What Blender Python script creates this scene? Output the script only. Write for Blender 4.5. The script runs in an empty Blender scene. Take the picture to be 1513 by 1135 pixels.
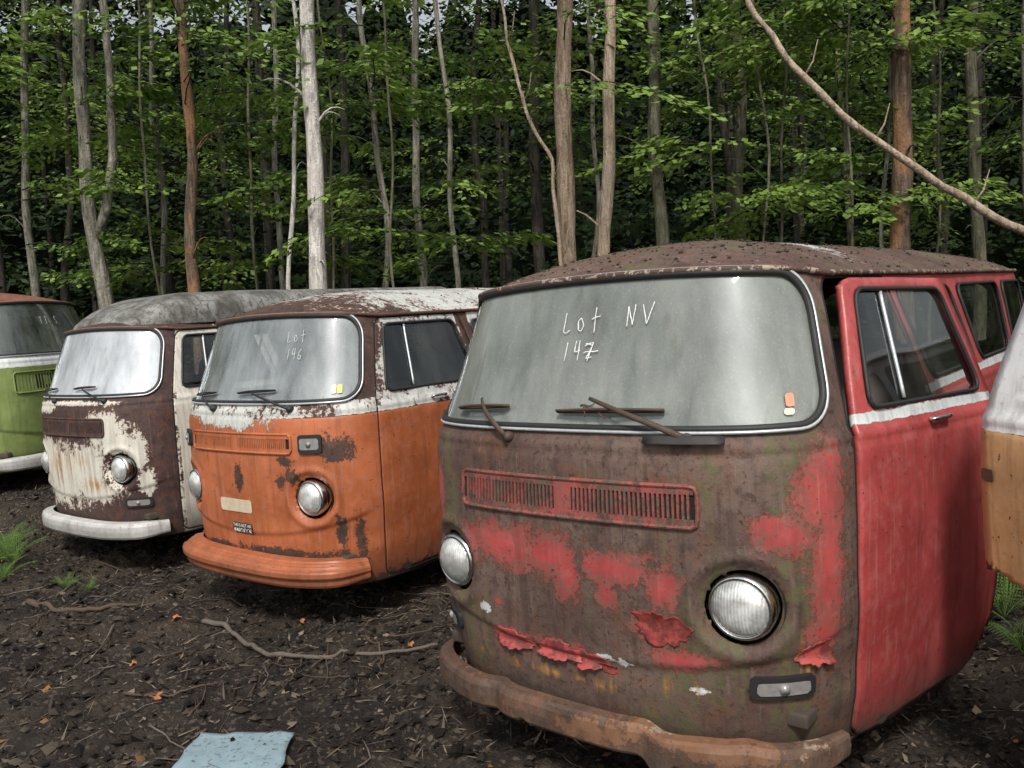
import bpy, bmesh, math, random
import numpy as np
from mathutils import Vector, Matrix
rng=np.random.default_rng(7); random.seed(7)
scene=bpy.context.scene
COL=scene.collection
# ------------------------------------------------------------ helpers
def fastmesh(name,V,F,smooth=True):
    V=np.asarray(V,dtype=np.float32); F=np.asarray(F,dtype=np.int32); k=F.shape[1]
    me=bpy.data.meshes.new(name)
    me.vertices.add(len(V)); me.vertices.foreach_set('co',V.ravel())
    me.loops.add(F.size); me.loops.foreach_set('vertex_index',F.ravel())
    me.polygons.add(len(F)); me.polygons.foreach_set('loop_start',np.arange(0,F.size,k,dtype=np.int32))
    me.polygons.foreach_set('use_smooth',np.full(len(F),smooth))
    me.update(calc_edges=True); me.validate()
    return me
def link(ob,parent=None,loc=None):
    COL.objects.link(ob)
    if parent: ob.parent=parent
    if loc is not None: ob.location=loc
    return ob
def obj(name,me,mat=None,parent=None,loc=None):
    ob=bpy.data.objects.new(name,me)
    if mat:
        for m in (mat if isinstance(mat,(list,tuple)) else [mat]): me.materials.append(m)
    return link(ob,parent,loc)
class MB:
    def __init__(s): s.V=[];s.F=[];s.M=[];s.n=0
    def add(s,V,F,m=0):
        V=[tuple(v) for v in V]
        s.V+=V; s.F+=[tuple(int(i)+s.n for i in f) for f in F]; s.M+=[m]*len(F); s.n+=len(V)
        return s
    def mesh(s,name,smooth=True,off=(0,0,0)):
        me=bpy.data.meshes.new(name)
        o=off
        me.from_pydata([(v[0]-o[0],v[1]-o[1],v[2]-o[2]) for v in s.V],[],s.F)
        me.polygons.foreach_set('use_smooth',[smooth]*len(s.F))
        me.polygons.foreach_set('material_index',s.M)
        me.update(); return me
def tube(P,r,closed=False,seg=8,Nref=None,flat=1.0,cap=True):
    P=np.asarray(P,float); n=len(P); r=np.full(n,r) if np.isscalar(r) else np.asarray(r)
    if closed: T=np.roll(P,-1,0)-np.roll(P,1,0)
    else: T=np.gradient(P,axis=0)
    T/=np.linalg.norm(T,axis=1)[:,None]+1e-9
    if Nref is None:
        N=np.zeros_like(P); ref=np.array([0,0,1.]) if abs(T[0,2])<.8 else np.array([1.,0,0])
        cur=ref-T[0]*ref.dot(T[0]); cur/=np.linalg.norm(cur)
        for i in range(n):
            cur=cur-T[i]*cur.dot(T[i]); cur/=np.linalg.norm(cur)+1e-9; N[i]=cur
    else: N=Nref-T*(Nref*T).sum(1)[:,None]; N/=np.linalg.norm(N,axis=1)[:,None]+1e-9
    B=np.cross(T,N)
    th=np.linspace(0,2*np.pi,seg,endpoint=False)
    V=P[:,None,:]+r[:,None,None]*(np.cos(th)[None,:,None]*N[:,None,:]*flat+np.sin(th)[None,:,None]*B[:,None,:])
    V=V.reshape(-1,3); F=[]
    m=n if closed else n-1
    for i in range(m):
        j=(i+1)%n
        for k in range(seg):
            l=(k+1)%seg
            F.append((i*seg+k,i*seg+l,j*seg+l,j*seg+k))
    if not closed and cap:
        F.append(tuple(range(seg-1,-1,-1))); F.append(tuple((n-1)*seg+k for k in range(seg)))
    return V,F
def revolve(prof,origin,axis,seg=40):
    ax=Vector(axis).normalized(); u=ax.orthogonal().normalized(); v=ax.cross(u); o=Vector(origin)
    V=[];F=[]
    for (r,h) in prof:
        for k in range(seg):
            t=2*math.pi*k/seg
            V.append(o+ax*h+(u*math.cos(t)+v*math.sin(t))*max(r,1e-4))
    for i in range(len(prof)-1):
        for k in range(seg):
            l=(k+1)%seg
            F.append((i*seg+k,i*seg+l,(i+1)*seg+l,(i+1)*seg+k))
    return V,F
def rbox(c,s,bev=.02,rot=(0,0,0),segs=2):
    bm=bmesh.new(); bmesh.ops.create_cube(bm,size=1)
    for v in bm.verts: v.co=Vector((v.co.x*s[0],v.co.y*s[1],v.co.z*s[2]))
    if bev>0: bmesh.ops.bevel(bm,geom=bm.edges[:],offset=bev,segments=segs,affect='EDGES',profile=.5)
    R=Matrix.Translation(c)@Matrix.Rotation(rot[2],4,'Z')@Matrix.Rotation(rot[1],4,'Y')@Matrix.Rotation(rot[0],4,'X')
    V=[R@v.co for v in bm.verts]; bm.verts.index_update(); F=[[v.index for v in f.verts] for f in bm.faces]
    bm.free(); return V,F
def sst(a,b,x):
    t=np.clip((x-a)/(b-a),0,1); return t*t*(3-2*t)
TAB=rng.random((256,256))
def vnoise(x,y,s=0):
    x=np.asarray(x,float)+s*17.3; y=np.asarray(y,float)+s*9.1
    xi=np.floor(x).astype(int); yi=np.floor(y).astype(int); fx=x-xi; fy=y-yi
    fx=fx*fx*(3-2*fx); fy=fy*fy*(3-2*fy)
    g=lambda i,j:TAB[i%256,j%256]
    return (g(xi,yi)*(1-fx)+g(xi+1,yi)*fx)*(1-fy)+(g(xi,yi+1)*(1-fx)+g(xi+1,yi+1)*fx)*fy-.5
# ------------------------------------------------------------ material DSL
class G:
    def __init__(s,name):
        s.mat=bpy.data.materials.new(name); s.mat.use_nodes=True; s.nt=s.mat.node_tree; s.nt.nodes.clear()
        s.out=s.nt.nodes.new('ShaderNodeOutputMaterial')
    def put(s,sock,v):
        if isinstance(v,bpy.types.NodeSocket): s.nt.links.new(v,sock)
        elif v is not None:
            if sock.type=='RGBA' and len(v)==3: v=(*v,1)
            sock.default_value=v
    def node(s,t,ins={},**p):
        n=s.nt.nodes.new(t)
        for k,v in p.items(): setattr(n,k,v)
        for k,v in ins.items(): s.put(n.inputs[k],v)
        return n
    def m(s,op,a,b=None,c=None,clamp=False):
        n=s.node('ShaderNodeMath',operation=op,use_clamp=clamp); s.put(n.inputs[0],a)
        if b is not None: s.put(n.inputs[1],b)
        if c is not None: s.put(n.inputs[2],c)
        return n.outputs[0]
    def mix(s,f,a,b,bt='MIX'):
        n=s.node('ShaderNodeMix',data_type='RGBA',blend_type=bt); s.put(n.inputs[0],f); s.put(n.inputs[6],a); s.put(n.inputs[7],b)
        return n.outputs[2]
    def noise(s,sc,det=4,ro=.55,vec=None,dist=0):
        n=s.node('ShaderNodeTexNoise',{'Scale':sc,'Detail':min(det,6),'Roughness':ro,'Distortion':dist})
        if vec is not None: s.put(n.inputs['Vector'],vec)
        return n.outputs['Fac']
    def step(s,v,a,b,c=0.,d=1.):
        n=s.node('ShaderNodeMapRange',interpolation_type='SMOOTHSTEP')
        for i,x in zip(range(5),(v,a,b,c,d)): s.put(n.inputs[i],x)
        return n.outputs[0]
    def obj(s): return s.node('ShaderNodeTexCoord').outputs['Object']
    def gen(s): return s.node('ShaderNodeNewGeometry').outputs['Position']
    def scale(s,vec,sc):
        n=s.node('ShaderNodeMapping'); s.put(n.inputs['Vector'],vec); n.inputs['Scale'].default_value=sc; return n.outputs[0]
    def bump(s,h,st=.3,d=.01):
        return s.node('ShaderNodeBump',{'Height':h,'Strength':st,'Distance':d}).outputs[0]
    def pr(s,col,rough=.5,metal=0.,normal=None,spec=.5,coat=0.,finish=True):
        n=s.node('ShaderNodeBsdfPrincipled'); s.put(n.inputs['Base Color'],col); s.put(n.inputs['Roughness'],rough); s.put(n.inputs['Metallic'],metal)
        s.put(n.inputs['Specular IOR Level'],spec); s.put(n.inputs['Coat Weight'],coat)
        if normal is not None: s.put(n.inputs['Normal'],normal)
        if finish: s.fin(n.outputs[0])
        return n.outputs[0]
    def fin(s,sh): s.nt.links.new(sh,s.out.inputs['Surface'])
def simple(name,col,rough=.5,metal=0,var=.25,sc=20,bs=.15):
    g=G(name); o=g.obj(); n=g.noise(sc,4,.6,o)
    c=g.mix(n,tuple(x*(1-var) for x in col),tuple(min(1,x*(1+var)) for x in col))
    g.pr(c,rough,metal,g.bump(g.noise(sc*4,3,.6,o),bs,.004)); return g.mat
def paint_mat(name,prim,prim2,paint,white,rough=.42,spots=.66,moss=0.,thin=0.):
    g=G(name); o=g.obj()
    at=g.node('ShaderNodeAttribute',attribute_name='paint'); sp=g.node('ShaderNodeSeparateColor',{'Color':at.outputs['Color']})
    R,Gn,B=sp.outputs[0],sp.outputs[1],sp.outputs[2]
    big=g.noise(2.2,4,.6,o); n1=g.noise(7.5,6,.76,o,.5); n2=g.noise(46,4,.7,o); fine=g.noise(210,2,.6,o); mid=g.noise(19,5,.7,o)
    st=g.noise(1,4,.6,g.scale(o,(26,26,1.7))); st2=g.noise(1,3,.6,g.scale(o,(60,60,3.)))
    edge=g.m('ADD',g.m('ADD',g.m('MULTIPLY',g.m('SUBTRACT',n1,.5),1.35),g.m('MULTIPLY',g.m('SUBTRACT',n2,.5),.95)),g.m('MULTIPLY',g.m('SUBTRACT',st,.5),.4))
    base=g.mix(g.step(big,.36,.62),prim,prim2)
    base=g.mix(g.step(mid,.46,.64,0,.6),base,tuple(x*.52 for x in prim))
    base=g.mix(g.step(n1,.48,.66,0,.65),base,(.145,.058,.030))
    base=g.mix(g.m('MULTIPLY',g.step(n2,.56,.65),.65),base,(.022,.014,.012))
    base=g.mix(g.step(st,.48,.70,0,.55),base,(.034,.025,.020))
    base=g.mix(g.step(st2,.58,.74,0,.35),base,(.20,.15,.12))
    base=g.mix(g.step(fine,.65,.71,0,.32),base,(.28,.22,.18))
    if moss>0:
        ms=g.noise(1,4,.65,g.scale(o,(4.5,4.5,.9))); base=g.mix(g.m('MULTIPLY',g.m('MULTIPLY',g.step(ms,.53,.63),g.step(mid,.38,.58)),moss),base,(.110,.112,.045))
    pc=g.mix(g.step(big,.35,.68),tuple(x*.78 for x in paint),tuple(min(1,x*1.15+.015) for x in paint))
    pc=g.mix(g.step(mid,.45,.7,0,.4),pc,tuple(min(1,x*.85+.09) for x in paint))
    pc=g.mix(g.step(n1,.50,.70,0,.45),pc,tuple(x*.55+.01 for x in paint))
    pc=g.mix(g.step(st,.50,.70,0,.45),pc,tuple(x*.45+.012 for x in paint))
    pc=g.mix(g.step(st2,.55,.75,0,.3),pc,(.35,.27,.22))
    if thin>0: pc=g.mix(g.m('MULTIPLY',g.step(R,.95,.60),g.m('MULTIPLY',g.step(n2,.38,.60),thin)),pc,prim2)
    f1=g.m('ADD',R,edge); m1=g.step(f1,.49,.51); rim1=g.m('MULTIPLY',g.step(f1,.44,.5),g.step(f1,.62,.5))
    spot=g.m('MULTIPLY',g.step(n1,spots,spots+.012),m1); spot2=g.m('MULTIPLY',g.step(n2,.655,.675),m1)
    c=g.mix(m1,base,pc)
    c=g.mix(g.m('MULTIPLY',rim1,.6),c,(.09,.034,.02))
    c=g.mix(g.m('MAXIMUM',spot,spot2),c,base)
    wc=g.mix(g.step(st,.42,.7,0,.5),white,tuple(x*.42 for x in white))
    wc=g.mix(g.step(n2,.55,.7,0,.4),wc,(.3,.25,.2))
    f2=g.m('ADD',Gn,edge); m2=g.step(f2,.49,.51); rim2=g.m('MULTIPLY',g.step(f2,.43,.5),g.step(f2,.62,.5))
    c=g.mix(m2,c,wc); c=g.mix(g.m('MULTIPLY',rim2,.6),c,(.14,.055,.025))
    f3=g.m('MULTIPLY',g.step(g.m('ADD',B,g.m('ADD',g.m('SUBTRACT',st,.5),g.m('MULTIPLY',g.m('SUBTRACT',n1,.5),.5))),.35,.70),.85)
    c=g.mix(f3,c,g.mix(g.step(mid,.35,.65),(.25,.08,.02),(.48,.27,.09)))
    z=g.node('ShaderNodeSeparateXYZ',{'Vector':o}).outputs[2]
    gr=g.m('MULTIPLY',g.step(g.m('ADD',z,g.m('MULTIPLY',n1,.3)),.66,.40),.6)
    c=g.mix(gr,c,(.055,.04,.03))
    anym=g.m('MAXIMUM',m1,m2,clamp=True)
    r=g.m('SUBTRACT',g.m('ADD',.60,g.m('MULTIPLY',mid,.24)),g.m('MULTIPLY',anym,.72-rough))
    h=g.m('ADD',g.m('ADD',g.m('MULTIPLY',anym,.45),g.m('MULTIPLY',n2,.6)),g.m('MULTIPLY',fine,.15))
    h=g.m('ADD',h,g.m('MULTIPLY',mid,.8))
    bs=g.m('SUBTRACT',.52,g.m('MULTIPLY',anym,.29))
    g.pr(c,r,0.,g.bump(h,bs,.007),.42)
    return g.mat
def glass_mat(name,dust_glare,amt,tint=(.6,.66,.62),rough=.04,refl=1.3):
    g=G(name); o=g.obj()
    n=g.noise(2.4,4,.6,o); st=g.noise(1,4,.6,g.scale(o,(15,15,1.6))); f=g.noise(120,2,.6,o); st3=g.noise(1,4,.65,g.scale(o,(3,3,.8)))
    dc=g.mix(n,tuple(x*.75 for x in dust_glare),tuple(x*1.15 for x in dust_glare))
    dc=g.mix(g.step(st,.52,.74,0,.45),dc,(dust_glare[0]*.45,dust_glare[1]*.50,dust_glare[2]*.36))
    dc=g.mix(g.step(f,.62,.7,0,.25),dc,tuple(min(1,x*1.6) for x in dust_glare))
    d=g.pr(dc,.6,0.,None,.12,0.,False)
    tr=g.node('ShaderNodeBsdfTransparent',{'Color':tint}).outputs[0]
    gl=g.node('ShaderNodeBsdfGlossy',{'Color':(.9,.95,1,1),'Roughness':rough}).outputs[0]
    lw=g.node('ShaderNodeFresnel',{'IOR':1.55}).outputs[0]
    fac=g.m('ADD',g.m('MULTIPLY',lw,refl),.02,clamp=True)
    a=g.m('ADD',amt,g.m('ADD',g.m('MULTIPLY',g.m('SUBTRACT',st3,.5),1.5 if amt>.3 else .8),g.m('MULTIPLY',g.m('SUBTRACT',f,.5),.2)),clamp=True)
    s1=g.node('ShaderNodeMixShader'); g.put(s1.inputs[0],a); g.put(s1.inputs[1],tr); g.put(s1.inputs[2],d)
    s2=g.node('ShaderNodeMixShader'); g.put(s2.inputs[0],fac); g.put(s2.inputs[1],s1.outputs[0]); g.put(s2.inputs[2],gl)
    g.fin(s2.outputs[0]); return g.mat
M_rubber=simple('old_rubber',(.018,.018,.018),.6,0,.4)
M_trim=simple('dull_aluminium_trim',(.6,.63,.65),.35,.5,.3,40)
M_chrome=simple('pitted_chrome',(.62,.62,.6),.18,1,.25,60,.1)
M_rustmetal=simple('rusted_metal',(.10,.05,.03),.8,.1,.5,14,.4)
g=G('flaking_gutter_paint'); o_=g.obj(); g.pr(g.mix(g.step(g.noise(30,4,.7,o_),.53,.58),(.080,.045,.032),(.36,.28,.21)),.75,0.,g.bump(g.noise(60,3,.6,o_),.4,.004)); M_gutter=g.mat
M_dark=simple('dark_cavity',(.008,.008,.008),.9,0,.2)
M_seat=simple('cracked_vinyl',(.12,.10,.088),.6,0,.3,10)
M_floor=simple('cab_floor_metal',(.06,.045,.035),.8,0,.4,8)
M_tyre=simple('perished_tyre',(.022,.02,.019),.8,0,.3,20,.4)
M_chalk=simple('white_marker',(.82,.83,.82),.7,0,.1,60)
M_chalk2=simple('faded_marker',(.68,.70,.69),.7,0,.2,60)
M_amber=simple('cracked_lens',(.28,.27,.26),.3,.2,.4,50)
M_twig=simple('dry_twig',(.075,.05,.034),.85,0,.4,30,.4)
M_arm=simple('rusted_wiper_arm',(.075,.048,.036),.65,.2,.5,30,.4)
M_stick1=simple('sticker_faded_orange',(.72,.30,.20),.5,0,.3,60)
M_stick2=simple('sticker_cream',(.72,.66,.52),.5,0,.2,60)
M_stick3=simple('sticker_yellow',(.62,.6,.18),.5,0,.2,60)
M_black=simple('black_print',(.02,.02,.02),.6,0,.1)
M_moss=simple('moss_and_needles',(.035,.03,.016),.95,0,.5,30)
def lens_mat():
    g=G('headlight_glass'); o=g.obj()
    w=g.node('ShaderNodeTexWave',{'Vector':o,'Scale':30.,'Distortion':.6},bands_direction='X').outputs['Fac']
    n=g.noise(13,4,.6,o); n2=g.noise(5,2,.5,o)
    c=g.mix(g.step(n,.35,.65),(.45,.46,.45),(.95,.97,.95)); c=g.mix(g.m('MULTIPLY',w,.22),c,(.2,.2,.19)); c=g.mix(g.step(n2,.52,.64,0,.35),c,(.2,.2,.19))
    g.pr(c,.08,.35,g.bump(w,.25,.004),.8,.8); return g.mat
M_lens=lens_mat()
# ------------------------------------------------------------ van body surface
LEN=4.40
half=[(0,0),(.3,.008),(.5,.032),(.65,.080),(.75,.155),(.82,.27),(.855,.42),(.865,.6),(.865,1.2),(.865,2.),(.865,3.5),(.858,4.0),(.82,4.22),(.7,4.34),(.45,4.39),(0,4.40)]
full=half+[(-x,y) for x,y in half[-2:0:-1]]
fp=np.array(full+[full[0]]); d=np.r_[0,np.cumsum(np.linalg.norm(np.diff(fp,axis=0),axis=1))]
nn=2400; t=np.linspace(0,d[-1],nn,endpoint=False)
cx=np.interp(t,d,fp[:,0]); cy=np.interp(t,d,fp[:,1])
kk=np.arange(-60,61)*(d[-1]/nn); ker=np.exp(-.5*(kk/.05)**2); ker/=ker.sum()
def csm(v): return np.convolve(np.r_[v[-60:],v,v[:60]],ker,'valid')
cx=csm(cx); cy=csm(cy); cy-=cy.min()
seg=np.hypot(np.diff(np.r_[cx,cx[0]]),np.diff(np.r_[cy,cy[0]])); cum=np.r_[0,np.cumsum(seg)]; TT=cum[-1]
CX=np.r_[cx,cx[0]]; CY=np.r_[cy,cy[0]]
def plan(a):
    s=np.mod(a,TT); return np.interp(s,cum,CX),np.interp(s,cum,CY)
hm=len(cx)//2
def ay(y): return float(np.interp(y,CY[:hm],cum[:hm]))
def axx(x):
    k=np.argmax(CX[:hm]>=x); return float(cum[k])
ZK=[.20,.28,.45,.7,1.0,1.2,1.3,1.36,1.6,1.8,1.86]
WK=[.765,.79,.825,.85,.860,.860,.852,.838,.777,.724,.708]
YF=[.06,.035,.010,.0,.0,.008,.022,.045,.135,.215,.24]
YR=[.10,.04,.0,0,0,.0,.005,.01,.05,.09,.11]
zf=np.linspace(.15,1.9,701)
kz=np.exp(-.5*(np.arange(-20,21)*.0025/.018)**2); kz/=kz.sum()
def tabz(v):
    q=np.interp(zf,ZK,v); return np.convolve(np.r_[[q[0]]*20,q,[q[-1]]*20],kz,'valid')
TW,TF,TR=tabz(WK),tabz(YF),tabz(YR); WM=CX.max()
def S(a,z):
    a=np.asarray(a,float); z=np.asarray(z,float); am=np.mod(a+TT/2,TT)-TT/2
    px,py=plan(a); up=sst(1.28,1.82,z)
    w=np.interp(z,zf,TW)/WM*(1-.025*up*sst(.25,.9,py)*sst(3.2,1.8,py)+.060*up*sst(2.,3.6,py))
    yf=np.interp(z,zf,TF)*np.exp(-(py/.75)**2); yr=np.interp(z,zf,TR)*np.exp(-((LEN-py)/.9)**2)
    f=np.clip(1-(am/1.05)**2,0,1)
    sl=.085*up*sst(.55,1.3,py)*sst(2.9,1.7,py)
    return np.stack([px*w,py+yf-yr-sl,z+.045*f*sst(1.45,1.8,z)],-1)
def SN(a,z,off=0.):
    e=.004
    n=np.cross(S(np.asarray(a)+e,z)-S(np.asarray(a)-e,z),S(a,np.asarray(z)+e)-S(a,np.asarray(z)-e)); n/=np.linalg.norm(n,axis=-1)[...,None]+1e-9
    return S(a,z)+n*off,n
A_DOOR0,A_DOOR1=ay(.375),ay(1.36)
A_WS=ay(.275)
A_HL=axx(.60); Z_HL=.79
A_ARCH,Z_ARCH,R_ARCH=ay(1.60),.20,.36
A_RARCH=ay(3.45)
def relief(a,z,hl=1.):
    aa=np.abs(a)
    r=.014*sst(1.315,1.27,z)
    r+=-.006*np.exp(-((z-1.255)/.010)**2)
    fr=sst(1.0,.85,aa)
    zc=.545+.10*(aa/.8)**2
    r-=.012*sst(zc+.012,zc-.012,z)*fr
    d=np.hypot(aa-A_HL,z-Z_HL)
    r+=hl*(.010*np.exp(-((d-.158)/.022)**2)*fr -.014*sst(.158,.124,d))
    r+=.009*vnoise(a*2.7,z*2.7,3)+.0035*vnoise(a*10,z*10,5)
    return r
def P(a,z,off=0.,hl=1.):
    p,n=SN(a,z); return p+n*(relief(a,z,hl)+off)[...,None]
def rrsd(a,z,a0,a1,z0,z1,r):
    ca,cz=(a0+a1)/2,(z0+z1)/2; ha,hz=(a1-a0)/2,(z1-z0)/2
    qa,qz=a-ca,z-cz
    rr=np.where(qa<0,np.where(qz<0,r[0],r[3]),np.where(qz<0,r[1],r[2]))
    dx=np.abs(qa)-ha+rr; dz=np.abs(qz)-hz+rr
    return np.minimum(np.maximum(dx,dz),0)+np.hypot(np.maximum(dx,0),np.maximum(dz,0))-rr
def rrout(a0,a1,z0,z1,r,step=.02):
    pts=[]
    C=[(a0+r[0],z0+r[0],r[0],180),(a1-r[1],z0+r[1],r[1],270),(a1-r[2],z1-r[2],r[2],0),(a0+r[3],z1-r[3],r[3],90)]
    for i,(x,z,q,s) in enumerate(C):
        for k in range(9):
            t=math.radians(s+k*90/8); pts.append((x+q*math.cos(t),z+q*math.sin(t)))
    p=np.array(pts+[pts[0]]); dd=np.r_[0,np.cumsum(np.linalg.norm(np.diff(p,axis=0),axis=1))]
    n=int(dd[-1]/step); t=np.linspace(0,dd[-1],n,endpoint=False)
    return np.stack([np.interp(t,dd,p[:,0]),np.interp(t,dd,p[:,1])],1)
WS=(-A_WS,A_WS,1.335,1.79,(.11,.11,.13,.13))
WIN_D=(ay(.45),ay(1.28),1.355,1.745,(.04,.04,.05,.05))
WIN_DS=(ay(.45),ay(.92),1.355,1.745,(.04,.04,.05,.05))
WINS=[(ay(1.44),ay(2.28),1.36,1.735,(.06,)*4),(ay(2.42),ay(3.22),1.36,1.735,(.06,)*4),(ay(3.36),ay(4.08),1.36,1.735,(.06,)*4)]
WIN_R=(-.62+TT/2,.62+TT/2,1.34,1.74,(.1,)*4)
DOOR=(A_DOOR0,A_DOOR1,.275,1.785,(.05,.27,.06,.06))
ag=np.r_[np.arange(0,1.16,.0125),np.arange(1.16,TT/2-.01,.03)]; ag=np.r_[-ag[:0:-1],ag]
nc=len(ag)
zg=np.arange(.25,1.8001,.0125); nr=len(zg)
AA0,ZZ0=np.meshgrid(ag,zg,indexing='ij')
def holes_sd(a,z):
    aa=np.abs(a)
    L=[rrsd(a,z,*WS),rrsd(aa,z,*WIN_D)]+[rrsd(aa,z,*w) for w in WINS]
    L.append(rrsd(np.mod(a,TT),z,*WIN_R))
    L.append(np.hypot(aa-A_HL-.004,z-Z_HL+.002)-.119)
    L.append(np.hypot(aa-A_ARCH,z-Z_ARCH)-R_ARCH); L.append(np.hypot(aa-A_RARCH,z-Z_ARCH)-R_ARCH)
    return L
def snap(a,z,fn,tol=.0075):
    d=fn(a,z); e=1e-3
    ga=(fn(a+e,z)-fn(a-e,z))/(2*e); gz=(fn(a,z+e)-fn(a,z-e))/(2*e)
    tl=np.where(np.abs(a)>1.17,.015,tol)
    m=np.abs(d)<tl
    return np.where(m,a-d*ga,a),np.where(m,z-d*gz,z)
AG,ZG=AA0.copy(),ZZ0.copy()
for k in range(9):
    AG,ZG=snap(AG,ZG,lambda a,z:holes_sd(a,z)[k])
AG,ZG=snap(AG,ZG,lambda a,z:rrsd(np.abs(a),z,*DOOR))
VG=P(AG,ZG); VGn=P(AG,ZG,0.,0.)
I,J=np.meshgrid(np.arange(nc),np.arange(nr-1),indexing='ij'); I2=(I+1)%nc
FQ=np.stack([I*nr+J,I2*nr+J,I2*nr+J+1,I*nr+J+1],-1).reshape(-1,4)
afl=AG.ravel().copy(); zfl=ZG.ravel()
ac=afl[FQ]; ac[(ac.max(1)-ac.min(1))>1]=TT/2; ac=ac.mean(1); zc=zfl[FQ].mean(1)
hs_=np.stack(holes_sd(ac,zc)); keep=hs_.min(0)>0; keepnl=np.delete(hs_,6,0).min(0)>0
dsd=rrsd(np.abs(ac),zc,*DOOR); isd=dsd<0
cutm=np.hypot(np.abs(ac)-ay(1.36),zc-.22)<.58
keepds=(np.delete(hs_,1,0).min(0)>0)&(rrsd(np.abs(ac),zc,*WIN_DS)>0)
F_body=FQ[keep&~isd]; F_bodynl=FQ[keepnl&~isd]; F_dl=FQ[keep&isd&(ac>0)]; F_dr=FQ[keep&isd&(ac<0)]; F_drcut=FQ[keepds&isd&(ac<0)&~cutm]
def sub(V,F,fields):
    u,inv=np.unique(F,return_inverse=True); return V[u],inv.reshape(F.shape),fields[u]
def setpaint(me,f):
    at=me.color_attributes.new('paint','FLOAT_COLOR','POINT')
    at.data.foreach_set('color',np.concatenate([f,np.ones((len(f),1))],1).astype(np.float32).ravel())
def blob(a,z,L):
    f=np.zeros_like(a)
    for (ca,cz,ra,rz) in L: f=np.maximum(f,np.clip(1-.5*np.hypot((a-ca)/ra,(z-cz)/rz),0,1))
    return f
def patch(out,off=.0,rings=7,hl=1.):
    out=np.asarray(out); c=out.mean(0)
    V=[P(np.array([c[0]]),np.array([c[1]]),off,hl)]
    n=len(out)
    for k in range(1,rings+1):
        q=c+(out-c)*(k/rings)
        V.append(P(q[:,0],q[:,1],off,hl))
    V=np.concatenate(V); F=[]
    for i in range(n): F.append((0,1+i,1+(i+1)%n))
    for k in range(rings-1):
        for i in range(n):
            j=(i+1)%n; b=1+k*n; F.append((b+i,b+n+i,b+n+j,b+j))
    return V,F
def smooth_glass(out,off=.0):
    out=np.asarray(out); c=out.mean(0); n=len(out); rings=10; V=[SN(np.array([c[0]]),np.array([c[1]]),off)[0]]
    for k in range(1,rings+1):
        q=c+(out-c)*(k/rings); V.append(SN(q[:,0],q[:,1],off)[0])
    V=np.concatenate(V); F=[(0,1+i,1+(i+1)%n) for i in range(n)]
    for k in range(rings-1):
        for i in range(n):
            j=(i+1)%n; b=1+k*n; F.append((b+i,b+n+i,b+n+j,b+j))
    return V,F
GL={'L':[[(.08,.95),(.0,.1),(.12,0),(.6,.12)]],'o':[[(.35,.62),(.08,.45),(.12,.08),(.45,0),(.66,.3),(.35,.62)]],'t':[[(.42,1.15),(.36,.5),(.38,-.02)],[(.05,.60),(.8,.72)]],
'1':[[(.32,1),(.18,0)]],'4':[[(.15,1),(0,.42),(.6,.5)],[(.52,1.02),(.42,-.05)]],'7':[[(-.05,.80),(.80,.98),(.30,-.05)],[(-.15,.45),(1.35,.52)],[(.02,.92),(.72,.80),(.15,.12),(.70,.18)]],
'6':[[(.6,1),(.1,.5),(.1,.08),(.5,0),(.6,.35),(.15,.4)]],'N':[[(0,0),(.12,1),(.5,.05),(.72,1.05)]],'V':[[(0,.95),(.32,.02),(.95,1.05)]],
'S':[[(.6,.95),(.2,1),(.1,.6),(.5,.45),(.5,.05),(0,.05)]],'T':[[(0,1),(.7,.95)],[(.35,.98),(.3,0)]]}
def writing(lines,parent,mat,wt=.0026):
    for (txt,a0,z0,h,adv) in lines:
        mb=MB()
        for i,ch in enumerate(txt):
            if ch==' ': continue
            for s in GL[ch]:
                s=np.array(s); dd=np.r_[0,np.cumsum(np.linalg.norm(np.diff(s,axis=0),axis=1))]
                t=np.linspace(0,dd[-1],max(7,int(dd[-1]*16)))
                x=np.interp(t,dd,s[:,0]); y=np.interp(t,dd,s[:,1])
                if len(x)>8:
                    x[1:-1]=(x[:-2]+x[1:-1]*2+x[2:])/4; y[1:-1]=(y[:-2]+y[1:-1]*2+y[2:])/4
                x=x+.06*vnoise(t*4,t*0+i,6); y=y+.06*vnoise(t*4,t*0+i,7)
                p,n=SN(a0+i*adv+x*h*.8,z0+y*h+(i%2)*.004,.0045)
                V,F=tube(p,wt*(.6+.6*np.abs(vnoise(t*5,t*0+i,3))*2),Nref=n,flat=.4,seg=6); mb.add(V,F)
        obj('writing',mb.mesh('writing'),mat,parent)
def textmesh(txt,size):
    cu=bpy.data.curves.new('lettering','FONT'); cu.body=txt; cu.size=size; cu.align_x='CENTER'; cu.align_y='CENTER'
    o=bpy.data.objects.new('lettering_tmp',cu); COL.objects.link(o)
    dg=bpy.context.evaluated_depsgraph_get(); me=bpy.data.meshes.new_from_object(o.evaluated_get(dg))
    bpy.data.objects.remove(o); bpy.data.curves.remove(cu)
    V=np.array([v.co[:] for v in me.vertices]); F=[tuple(p.vertices) for p in me.polygons]; bpy.data.meshes.remove(me); return V,F
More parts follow.
